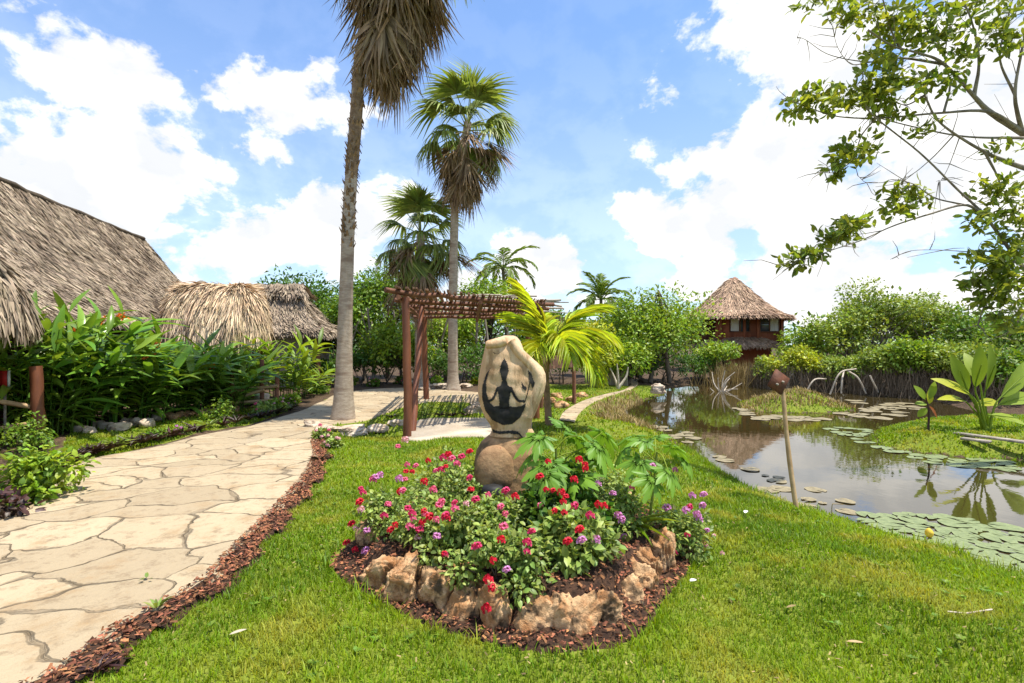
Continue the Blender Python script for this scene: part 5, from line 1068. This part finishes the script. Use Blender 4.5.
SH = [(-.62, 3.72, .30, .26, .36, 1300, 'low pink flowered shrub at the left corner of the bed'), (-.98, 4.05, .28, .26, .42, 1100, 'shrub with crimson heads at the far left of the bed'), (-.45, 4.15, .40, .34, .55, 1900, 'broad shrub with magenta and pink heads left of the statue'), (-.28, 3.52, .34, .28, .37, 1700, 'bushy pink flowered shrub in front of the statue base'),
      (-.08, 3.16, .30, .30, .40, 1700, 'shrub with round red and pink heads spilling over the front stones'), (-.02, 3.62, .30, .26, .33, 1300, 'green shrub with few pink heads right below the statue'), (.36, 3.78, .33, .30, .56, 1900, 'dense dark green shrub with red heads right of the statue'), (.42, 3.32, .27, .24, .36, 1100, 'low broad leaved shrub with lilac heads at the right front of the bed'),
      (.80, 3.95, .30, .28, .42, 1100, 'loose shrub with lilac pink heads on the right of the bed'), (1.28, 4.05, .30, .26, .42, 900, 'sprawling shrub with lilac heads leaning out over the right lawn'), (-.72, 4.65, .34, .26, .46, 900, 'shrub with pink heads at the back left of the bed'), (.72, 4.6, .40, .3, .52, 1100, 'pale green loose shrub at the back right of the bed'), (.20, 4.72, .36, .26, .5, 900, 'shrub with red heads behind the statue')]
SHR = []
for k, (x, y, rx, ry_, h, nl, lab) in enumerate(SH):
    z0 = float(bedz(np.array([[x]]), np.array([[y]]), np.array([[-.5]]))[0, 0]) if inside(BED_IN, np.array([x]), np.array([y]))[0] else .03
    SHR.append((shrub('flower_shrub', lab, x, y, z0 - .02, rx, ry_, h, int(nl * 1.75), .040 if k not in (6, 7) else .062, 800 + k, mat='leaf_sh' if k not in (6, 5) else 'leaf_dk' if k == 6 else 'leaf_sh'), x, y, z0, rx, ry_, h))
FL = """398 447 pink;405 440 pale_pink;347 543 red;355 550 red;366 551 lilac;373 480 pink;361 489 magenta;363 493 magenta;360 502 red;361 510 pale_pink;352 524 red;356 528 pale_pink;367 531 lilac;380 475 lilac;376 478 lilac;399 479 lilac;405 480 pink;412 472 red;416 466 pink;407 465 pink;406 472 red;400 492 red;403 491 pink;428 461 red;436 471 pink;441 470 magenta;446 467 red;443 458 magenta;452 459 pink;457 464 pink;462 457 magenta;448 455 red;470 452 red;412 514 magenta;408 509 magenta;413 519 pink;424 511 red;425 515 pink;430 517 red;422 523 red;421 531 pink;410 527 pink;420 530 magenta;436 520 pink;446 516 magenta;446 518 red;391 530 red;395 525 red;437 537 lilac;441 502 pink;455 503 magenta;455 509 pink;439 506 pink;466 504 pale_pink;476 500 magenta;488 495 pink;506 491 magenta;515 497 red;501 507 pink;505 514 pink;504 527 pink;501 540 red;477 547 magenta;493 561 red;507 570 lilac;488 580 red;492 588 red;486 609 red;532 532 magenta;527 552 magenta;444 554 red;445 555 magenta;471 490 red;433 490 pink;418 538 pale_pink;500 450 red;540 506 pink;546 490 red;553 491 red;561 493 red;566 497 red;563 502 red;575 506 magenta;564 513 red;555 511 red;574 480 red;533 453 red;548 462 red;540 477 red;590 516 magenta;568 542 red;604 506 red;608 508 red;579 460 red;586 469 red;598 484 lilac;613 494 lilac;618 516 lilac;622 520 lilac;632 488 pink;652 467 lilac;675 470 lilac;667 508 lilac;692 496 lilac;704 495 lilac;686 511 lilac;690 507 magenta;697 515 lilac;703 506 lilac;699 519 lilac;707 531 lilac;687 535 magenta;582 541 lilac;596 540 lilac;624 537 lilac;527 543 magenta;674 554 magenta;664 540 pink;580 530 red;598 505 red;650 470 pink;585 465 red;470 478 magenta;424 482 red;388 505 pink;384 516 magenta"""
rg = np.random.default_rng(44)
for i, e in enumerate(FL.split(';')):
    px, py, c = e.split(); px, py = float(px), float(py); best = None
    for t, x, y, z0, rx, ry_, h in SHR:                                # where this line of sight meets a shrub's surface
        o = np.array((0, 0, CZ)); d = nrm(P(px, py, 1.0) - o); cc = np.array((x, y, z0 + .03)); s = np.array((rx, ry_, h)) * 1.02; oo, dd = (o - cc) / s, d / s; A, B_q, C_q = dd @ dd, oo @ dd, oo @ oo - 1; q = B_q * B_q - A * C_q
        f = (-B_q - math.sqrt(q)) / A if q > 0 else (-B_q / A); pen = 0 if q > 0 else (-q) ** .5 * 2; sc_ = f + pen * 6
        if best is None or sc_ < best[0]: best = (sc_, f, t)
    p = np.array((0, 0, CZ)) + nrm(P(px, py, 1.0) - (0, 0, CZ)) * best[1]
    inst(FLM[c, i % 2], 'flower', best[2], p, (rg.normal(0, .4), 1, rg.normal(0, .2)), (0, -.35, 1), (.031 if c != 'lilac' else .034) * rg.uniform(.8, 1.2))
# grassy blades and strap leaves in the bed
def tuft(name, label, x, y, z, n, ln, w, mat, seed, cat='plant', group=None, spread=.8, up=.8, droop=.5):
    rg = np.random.default_rng(seed); T = leaf_strip(1.0, 6, 1.0, .2, .3); mb = MB(); a = rg.uniform(0, 6.28, n); d = np.stack((np.cos(a) * spread, np.sin(a) * spread, np.full(n, up) + rg.normal(0, .2, n)), 1)
    l = ln * rg.uniform(.6, 1.2, n); mb.scatter(*T, np.array((x, y, z)) + d * .02, d, np.tile((0, 0, 1.), (n, 1)) + rg.normal(0, .1, (n, 3)), np.stack((np.full(n, w), l, l * droop * rg.uniform(.5, 1.3, n)), 1)); o = mb.build(name, mat); return tag(o, label, cat, group)
tuft('strap_lily', 'strap leaved plant arching beside the right border stones of the bed', .90, 3.85, .2, 10, .30, .007, M['leaf_lt'], 4, droop=.8)

# ------------------------------------------------------------------ papaya saplings
def papaya_leaf(name, seed):
    rg = np.random.default_rng(seed); lobes = 7; th = []; rr = []
    for k in range(lobes):
        a = (k - (lobes - 1) / 2) * R(44); L_ = (1.0, .92, .74, .55)[abs(k - 3)]
        for da, f in ((-22, .42), (-19, .60), (-18, .76), (-14, .66), (-12, .88), (-8, .80), (-5, .97), (0, 1.03), (5, .95), (8, .78), (12, .86), (14, .66), (18, .74), (19, .6), (22, .42)): th.append(a + R(da)); rr.append(L_ * f * rg.uniform(.95, 1.05))
    th, rr = np.array(th), np.array(rr); n = len(th); lev = np.array((.33, .66, 1.0)); V = [np.array((0, 0, 0.))]
    for f in lev:
        r = rr * f; lob = np.cos((th / R(44)) * 2 * PI); V += list(np.stack((r * np.sin(th), r * np.cos(th), -.45 * r ** 2 + .05 * lob * f + rg.normal(0, .012, n) * f), 1))
    V = np.array(V); V[:, 1] += 0; Fq = [(1 + l * n + i, 1 + l * n + i + 1, 1 + (l + 1) * n + i + 1, 1 + (l + 1) * n + i) for l in range(2) for i in range(n - 1)]; Ft = [(0, 1 + i, 2 + i) for i in range(n - 1)]
    o = mesh_obj(name, V, [np.array(Fq), np.array(Ft)], M['leaf_pp'], None, True); COL.objects.unlink(o); return o.data
PAP = [papaya_leaf('leaf', k) for k in range(3)]
def papaya(label, base, top, LV, sz_, seed):
    t = thing('papaya_sapling', label, 'sapling', base); rg = np.random.default_rng(seed); base, top = np.array(base, float), np.array(top, float)
    mb = MB(); l = smooth_line([base - (0, 0, .02), (base + top) / 2 + rg.normal(0, .012, 3), top], 9); mb.tube(l, np.linspace(.013, .008, 9), 8); mb.build('stem', M['leaf_sh'], t, True)
    for k, (px, py, dy, s) in enumerate(LV):                           # each leaf: where its stalk ends
        a = l[rg.integers(5, 9)]; q = P(px, py, top[1] + dy); mb = MB(); mb.tube(smooth_line([a, (a + q) / 2 + (0, 0, .035), q], 7), np.linspace(.006, .0035, 7), 5); mb.build('leaf_stalk', M['leaf_lt'], t, True)
        o = q - a; o[2] = 0; o = nrm(o); d = o * .85 + np.array((0, 0, -.5 + rg.normal(0, .35))); inst(PAP[k % 3], 'leaf', t, q, d, nrm(np.array((rg.normal(0, .35), rg.normal(0, .35), 1))), sz_ * s * rg.uniform(.8, 1.1))
papaya('papaya sapling with large drooping lobed leaves just right of the statue', (.34, 3.95, .2), P(556, 448, 3.95), [(540, 436, -.08, 1.1), (549, 462, -.22, 1.1), (578, 436, .02, 1.15), (596, 444, -.05, 1.1), (566, 428, .15, 1.0), (534, 452, .02, .9), (573, 478, -.22, 1.05), (587, 456, .05, 1.1), (545, 474, -.3, 1.0), (603, 432, .2, 1.0)], .232, 1)
papaya('thin stemmed papaya sapling with small lobed leaves on the right of the bed', (1.06, 4.0, .15), P(657, 452, 4.0), [(645, 440, -.05, 1.0), (672, 446, .0, 1.0), (626, 446, .05, 1.0), (684, 458, .02, 1.0), (640, 460, -.15, .9), (655, 438, .15, 1.0), (668, 470, -.18, 1.0), (634, 436, .15, .9), (652, 478, -.25, 1.0)], .20, 2)

# ------------------------------------------------------------------ edging and small planting
e_line = smooth_line(GP([(30, 484), (62, 466), (100, 455), (150, 444), (205, 431.5), (258, 420), (290, 412)]), 26)
for k, p in enumerate(e_line):
    if k % 7 == 3: tuft('edging_plant', 'green and purple rosette in the edging row left of the stone path', p[0] - .05, p[1] + .03, .03, 24, .26, .020, M['leaf_sh'], 900 + k, 'edging plant', 'green rosettes edging the stone path', up=.9, droop=.4)
    else: tuft('edging_plant', 'dark purple spiky rosette in the edging row left of the stone path', p[0], p[1], .02, 30, .25, .018, M['purple'], 900 + k, 'edging plant', 'purple rosettes edging the stone path', up=.75, droop=.35)
sm = [(322, 440, .26, 'leaf_sh', 'small shrub with pale pink flowers on the path edge left of the palm rocks', ['pale_pink', 'pink']), (333, 449, .20, 'leaf_sh', 'tiny grey green shrub on the mulch at the path edge', ['pale_pink']), (276, 412, .42, 'leaf_lt', 'light green flowering shrub at the end of the left lawn', ['pale_pink', 'pink']), (262, 416, .34, 'leaf_sh', 'shrub with pink dots beside the cut log stump', ['pink']), (290, 405, .34, 'leaf_lt', 'small bright shrub on the bend of the stone path', ['pale_pink']),
      (158, 440, .28, 'leaf_md', 'small round leaved bush standing on the left lawn', []), (182, 436, .20, 'leaf_sh', 'little bush with lilac flowers on the left lawn', ['lilac', 'lilac', 'pale_pink']), (215, 422, .62, 'leaf_lt', 'thin light green sapling at the left lawn edge', []), (476, 425.5, .22, 'leaf_sh', '', []), (374, 386, .40, 'leaf_md', 'low shrub with pink flowers right of the tall palm trunk', ['pink', 'pale_pink']), (352, 385, .5, 'leaf_lt', 'light shrub behind the tall palm trunk', []), (400, 384, .42, 'leaf_md', 'low garden shrub by the far bend of the path', ['pink']), (436, 386, .5, 'leaf_lt', 'light green shrub beside the foot of the slim palm', ['pale_pink']), (476, 384, .45, 'leaf_yl', 'yellow green shrub right of the slim palm foot', []),
      (60, 432, .55, 'leaf_md', 'leafy bush behind the fence post at left', []), (22, 452, .75, 'leaf_md', 'leafy bush between the two fence rails', []), (448, 384.5, .3, 'leaf_sh', '', []), (535, 392, .4, 'leaf_lt', 'low light green shrub right of the statue by the far lawn', []), (316, 394, .6, 'leaf_md', 'green bush with small flowers left of the tall palm foot', ['pale_pink'])]
for k, (px, py, h, mt, lab, fl) in enumerate(sm):
    if not lab: continue
    x, y = G(px, py); t = shrub('garden_shrub', lab, x, y, 0, h * .62, h * .55, h, int(500 + 700 * h), .055 if y < 11 else .085, 950 + k, mat=mt, ncl=14)
    for j in range(5 if fl else 0): d = rdir(rg, 1)[0]; d[2] = abs(d[2]); d[1] = -abs(d[1]); inst(FLM[fl[j % len(fl)], j % 2], 'flower', t, np.array((x, y, .06)) + d * np.array((h * .62, h * .55, h - .05)), (0.1, 1, 0), (0, -.4, 1), .036)
x, y = G(28, 512); shrub('garden_shrub', 'yellow green bush with reddish lower stems at the left edge beside the path', x - .30, y + .42, 0, .40, .36, .66, 1500, .075, 1001, mat='leaf_lt', ncl=24)
x, y = G(8, 520); shrub('red_shrub', 'straggly dark red leaved plant at the left edge of the path', x - .05, y + .05, 0, .26, .2, .34, 220, .09, 1002, mat='purple', ncl=12)
for k, (px, py) in enumerate(((96, 676), (320, 462), (410, 418), (425, 417), (440, 416.5), (392, 419), (452, 417), (466, 417))):
    x, y = G(px, py); lab = ['dark red spiky tuft on the mulch at the bottom left', 'small dark tuft where the mulch meets the palm lawn'] ; tuft('edging_plant', lab[k] if k < 2 else 'small purple rosette in the row right of the palm rocks', x, y, .0, 16, .10 if k == 0 else .17, .010 if k == 0 else .016, M['purple'], 1100 + k, 'edging plant', None if k < 2 else 'purple rosettes right of the palm rocks')
for px, py, h, lab in ((420, 420, .50, 'thin young seedling right of the palm rocks, left one'), (457, 414, .46, 'thin young seedling left of the concrete slab')):
    x, y = G(px, py); ginger('seedling', lab, x, y, h, 4, .3, 1200 + px, mat='leaf_sh', leaf=.15, group=None, lean=(0, 0), per=7)
x, y = G(157, 617); tuft('path_weed', 'tiny weed sprouting from a joint of the stone path', x, y, .03, 9, .075, .011, M['leaf_sh'], 5, 'weed', up=1.3)
x, y = G(147, 586); tuft('path_weed', 'very small weed lying flat in a path joint', x, y, .035, 6, .04, .009, M['leaf_sh'], 6, 'weed', up=.5)
# rocks round the foot of the tall palm and along the left lawn
prk = [(310, 428, .30, .16), (326, 432, .40, .13), (350, 434, .52, .13), (376, 432, .34, .16), (394, 427, .34, .17), (405, 424, .2, .14), (345, 431, .6, .10)]
for k, (px, py, w, h) in enumerate(prk):
    x, y = G(px, py); rock('palm_rock', ['pale rock left of the tall palm foot', 'flat pale rock in front left of the tall palm foot', 'long flat pale rock in front of the tall palm foot', 'brownish rock front right of the tall palm foot', 'rounded rock right of the tall palm foot', 'small rock farthest right of the tall palm foot', 'broad flat pale slab of rock under the tall palm foot'][k], 'rock', (x, y + .1, h * .3), (w, w * .8, h), 70 + k, M['rock_pale'], 'rocks round the tall palm foot', rz=k)
for k, (px, py) in enumerate(((453, 388), (443, 387), (466, 387.5), (430, 385), (412, 384), (424, 390))):
    x, y = G(px, py); rock('palm_rock', 'pale flat rock ringing the feet of the two farther palms', 'rock', (x, y - .2, .05), (.7, .5, .22), 80 + k, M['rock_pale'], 'rocks round the farther palms', rz=k)
for k in range(17):
    f = k / 16; p = G(74 + 160 * f, 434 - 22 * f + 3 * math.sin(k * 2.1)) if k < 9 else G(158 + (k - 8) * 9.5, 421 - (k - 8) * 1.2)
    rock('lawn_edge_stone', 'rounded pale stone in the row behind the left lawn' if k < 9 else 'orange stone in the row behind the left lawn', 'stone', (p[0], p[1] + .1, .05), (.30 + .1 * math.sin(k * 5), .22, .19), 90 + k, M['rock_pale'] if k < 9 else M['rock'], 'pale stones behind the left lawn' if k < 9 else 'orange stones behind the left lawn', rz=k, lev=3)
for k, (px, py, w) in enumerate(((484, 412, .7), (474, 414, .4), (668 - 10, 392, .5))):
    x, y = G(px, py); rock('garden_rock', ['large pale boulder at the back left of the statue', 'smaller pale boulder beside the large one', 'flat pale rock on the pond edge by the garden path'][k], 'rock', (x, y, w * .2), (w, w * .7, w * .6), 120 + k, M['rock_pale'])
for k, (px, py) in enumerate(((566, 407), (575, 402), (553, 403), (585, 397), (560, 398))):
    x, y = G(px, py); rock('garden_rock', 'brown stone along the left edge of the garden path', 'rock', (x - .1, y, .06), (.35, .3, .2), 130 + k, M['rock'], 'brown stones edging the garden path', lev=3)

# ------------------------------------------------------------------ pond plants
def pad_mesh(name, mat, seed):
    rg = np.random.default_rng(seed); a = np.linspace(R(12), R(348), 22); r = 1 + .05 * np.sin(a * 3 + seed) + rg.normal(0, .02, 22); V = np.vstack(([(0, 0, .006)], np.stack((r * np.cos(a), r * np.sin(a), .012 + .02 * np.sin(a * 4 + seed)), 1))); o = mesh_obj(name, V, [np.array([(0, i, i + 1) for i in range(1, 22)])], mat, None, True); COL.objects.unlink(o); return o.data
PADS = [pad_mesh('lily_pad', M['pad'], k) for k in range(3)]; PADB = [pad_mesh('lily_pad', M['pad_br'], 5 + k) for k in range(2)]
rg = np.random.default_rng(6); placed = []
def pads(n, reg, rmin, rmax, label, group, me, tries=60):
    reg = np.array(reg, float); c = 0
    for _ in range(n * tries):
        if c >= n: break
        px, py = rg.uniform(reg.min(0), reg.max(0))
        if not inside(reg, np.array([px]), np.array([py]))[0]: continue
        x, y = G(px, py, WZ); r = rg.uniform(rmin, rmax)
        if sdist(POND, np.array([x]), np.array([y]))[0] > -.04 or min(sdist(PENIN, np.array([x]), np.array([y]))[0], sdist(ISLET, np.array([x]), np.array([y]))[0]) < .05: continue
        if any((x - a) ** 2 + (y - b) ** 2 < ((r + q) * .72) ** 2 for a, b, q in placed): continue
        placed.append((x, y, r)); o = bpy.data.objects.new('lily_pad', me[c % len(me)]); COL.objects.link(o); o.location = (x, y, WZ + .004 + .0015 * (c % 6)); o.rotation_euler = (0, 0, rg.uniform(0, 6.28)); o.scale = (r, r * rg.uniform(.85, 1), r); tag(o, label, 'lily pad', group); c += 1
pads(58, [(862, 515), (905, 512), (1024, 528), (1040, 590), (960, 560), (900, 542), (858, 526)], .06, .145, 'pale green lily pad floating close to the near lawn bank', 'green lily pads along the near bank', PADS)
pads(14, [(690, 445), (720, 455), (760, 470), (845, 498), (862, 515), (850, 525), (790, 508), (720, 478), (690, 458)], .05, .15, 'tan lily pad floating near the foot of the leaning sign', 'tan lily pads by the leaning sign', PADB)
pads(8, [(625, 418), (640, 424), (690, 430), (700, 445), (672, 444), (640, 431)], .07, .2, 'faded lily pad in the narrow left arm of the pond', 'faded lily pads in the left arm of the pond', PADB)
pads(18, [(820, 424), (870, 430), (880, 446), (930, 457), (900, 455), (850, 440)], .08, .2, 'pale lily pad off the tip of the far lawn tongue', 'pale lily pads off the far lawn tongue', PADS)
pads(16, [(900, 452), (1010, 462), (1020, 472), (930, 464)], .10, .2, 'lily pad just below the edge of the far lawn tongue', 'lily pads below the far lawn tongue', PADS)
pads(20, [(845, 398), (905, 402), (930, 412), (880, 420), (835, 418), (852, 410)], .16, .32, 'pale lily pad between the islet and the far bank', 'lily pads right of the islet', PADB)
pads(14, [(740, 408), (745, 415), (800, 416), (830, 420), (760, 420)], .16, .3, 'pale lily pad below the near edge of the islet', 'lily pads below the islet', PADB)
q = G(929, 538, WZ); fb = thing('lily_bud', 'yellow water lily bud among the pads near the lawn bank', 'water lily', (*q, WZ)); mb = MB(); mb.blob((q[0], q[1], WZ + .045), (.035, .035, .045), 2, .08, 3); mb.build('bud', M['fl_yellow'], fb, True); mb = MB(); mb.tube([(q[0], q[1], WZ - .05), (q[0], q[1], WZ + .02)], .008, 6); mb.build('stalk', M['leaf_sh'], fb)
q = G(832, 522, -.15); q2 = P(832, 504, q[1]); mb = MB(); mb.tube(smooth_line([(q[0], q[1], -.2), (q2[0], q2[1], q2[2] - .02), (q2[0] + .03, q2[1], q2[2]), (q2[0] + .11, q2[1], q2[2] - .005)], 12), .004, 5); tag(mb.build('dry_stalk', M['dry']), 'bent dry stalk at the water edge right of the leaning sign', 'stalk')

# broad leaved paddle plant and young cordyline on the far lawn tongue
PL_ = leaf_strip(.14, 10, .22, .22, .5, .006)
bp_ = thing('paddle_plant', 'big broad leaved paddle plant with one yellow leaf on the far lawn tongue', 'plant', (8.7, 9.4, 0)); b0 = np.array((8.7, 9.4, -.02)); rg = np.random.default_rng(3)
def paddle(root, tip0, tip1, w, mat, up, stalk=True):
    a, b = np.array(tip0, float), np.array(tip1, float); l = np.linalg.norm(b - a)
    if stalk: mb = MB(); mb.tube(smooth_line([b0 + rg.normal(0, .06, 3) * (1, 1, 0), (b0 * .45 + a * .55) + (0, 0, .08), a, a * .4 + b * .6], 10), np.linspace(.022, .008, 10), 6); mb.build('leaf_stalk', M['leaf_bn'], root, True)
    mb = MB(); mb.scatter(*PL_, a[None], (b - a)[None], np.array([up], float), np.array([(w, l, l)])); mb.build('leaf', mat, root, True)
for (p0, p1, w, up, mt) in (((985, 392), (1002, 346), 1.0, (.3, -1, .2), 'leaf_bn'), ((975, 388), (986, 348), .9, (-.2, -1, .2), 'leaf_bn'), ((968, 392), (955, 356), .85, (-.5, -.8, .5), 'leaf_bn'), ((972, 396), (938, 374), .9, (-.2, -.6, .9), 'leaf_yl'), ((1000, 398), (1040, 360), 1.1, (.6, -.7, .5), 'leaf_bn'), ((998, 405), (1050, 388), 1.0, (.3, -.7, .8), 'leaf_bn'), ((990, 415), (1035, 420), .8, (0, -.6, .9), 'leaf_lt'), ((966, 402), (946, 392), .6, (-.2, -.7, .8), 'leaf_yl'), ((975, 405), (1004, 398), .6, (.1, -.8, .6), 'leaf_yl'), ((980, 384), (968, 350), .85, (-.3, -1, .3), 'leaf_lt')):
    Y = 9.4 + rg.normal(0, .12); paddle(bp_, P(*p0, Y), P(*p1, Y + rg.normal(0, .15)), w, M[mt], up)
cd = thing('cordyline', 'small red stemmed young plant with a few leaves on the far lawn tongue', 'plant', (7.72, 9.5, 0)); b0 = np.array((7.72, 9.5, -.02)); mb = MB(); mb.tube(smooth_line([b0, P(929, 412, 9.5), P(926, 398, 9.5)], 8), np.linspace(.022, .012, 8), 7); mb.build('stem', M['purple'], cd, True)
for p0, p1, w, up, mt in (((926, 400), (917, 385), .5, (0, -1, .4), 'leaf_bn'), ((928, 400), (938, 381), .5, (0, -1, .4), 'leaf_bn'), ((927, 404), (916, 402), .5, (0, -.6, 1), 'leaf_bn'), ((929, 404), (932, 390), .6, (.3, -1, .4), 'leaf_yl'), ((929, 406), (941, 418), .45, (0, -.7, .8), 'orange'), ((927, 408), (918, 416), .45, (0, -.7, .8), 'leaf_bn')):
    paddle(cd, P(*p0, 9.5), P(*p1, 9.5), w, M[mt], up, False)

# fallen leaves and sticks on the lawn
def fallen(name, label, px, py, L_, w, mat, a, cat='leaf'):
    x, y = G(px, py); mb = MB(); T = leaf_strip(w, 6, .06, .2, .5); mb.scatter(*T, np.array([(x, y, gz(x, y) + .047)]), np.array([(math.cos(a), math.sin(a), .05)]), np.array([(0, 0, 1.)]), np.array([(L_, L_, L_)])); return tag(mb.build(name, mat), label, cat)
fallen('fallen_leaf', 'pale fallen leaf on the lawn left of the flower bed', 229, 652, .085, .16, M['dead_wood'], .7); fallen('fallen_leaf', 'pale petal like leaf on the lawn by the pond side', 745, 516, .10, .2, M['white_paint'], 1.0); fallen('fallen_leaf', 'dry brown leaf on the right lawn, upper one', 786, 608, .09, .12, M['dry'], .4)
fallen('fallen_leaf', 'dry brown leaf on the right lawn, lower one', 846, 642, .09, .14, M['bamboo'], -.1); fallen('fallen_leaf', 'white scrap of leaf right of the flower bed', 690, 586, .06, .3, M['white_paint'], .5)
a, b, c = (np.array((*G(*q), .05)) for q in ((947, 620), (966, 622), (992, 618))); mb = MB(); mb.tube([a, b, c], .005, 5); tag(mb.build('fallen_twig', M['dead_wood']), 'thin pale twig lying on the lawn at the lower right', 'twig')
for k, (px, py) in enumerate(((714, 542), (707, 553), (660, 552), (722, 560), (676, 548))): 
    x, y = G(px, py); o = bpy.data.objects.new('fallen_flower', FLM['pale_pink', k % 2]); COL.objects.link(o); o.location = (x, y, .05); o.scale = (.02,) * 3; tag(o, 'pale fallen flower on the ground right of the flower bed', 'flower', 'fallen flowers right of the bed')
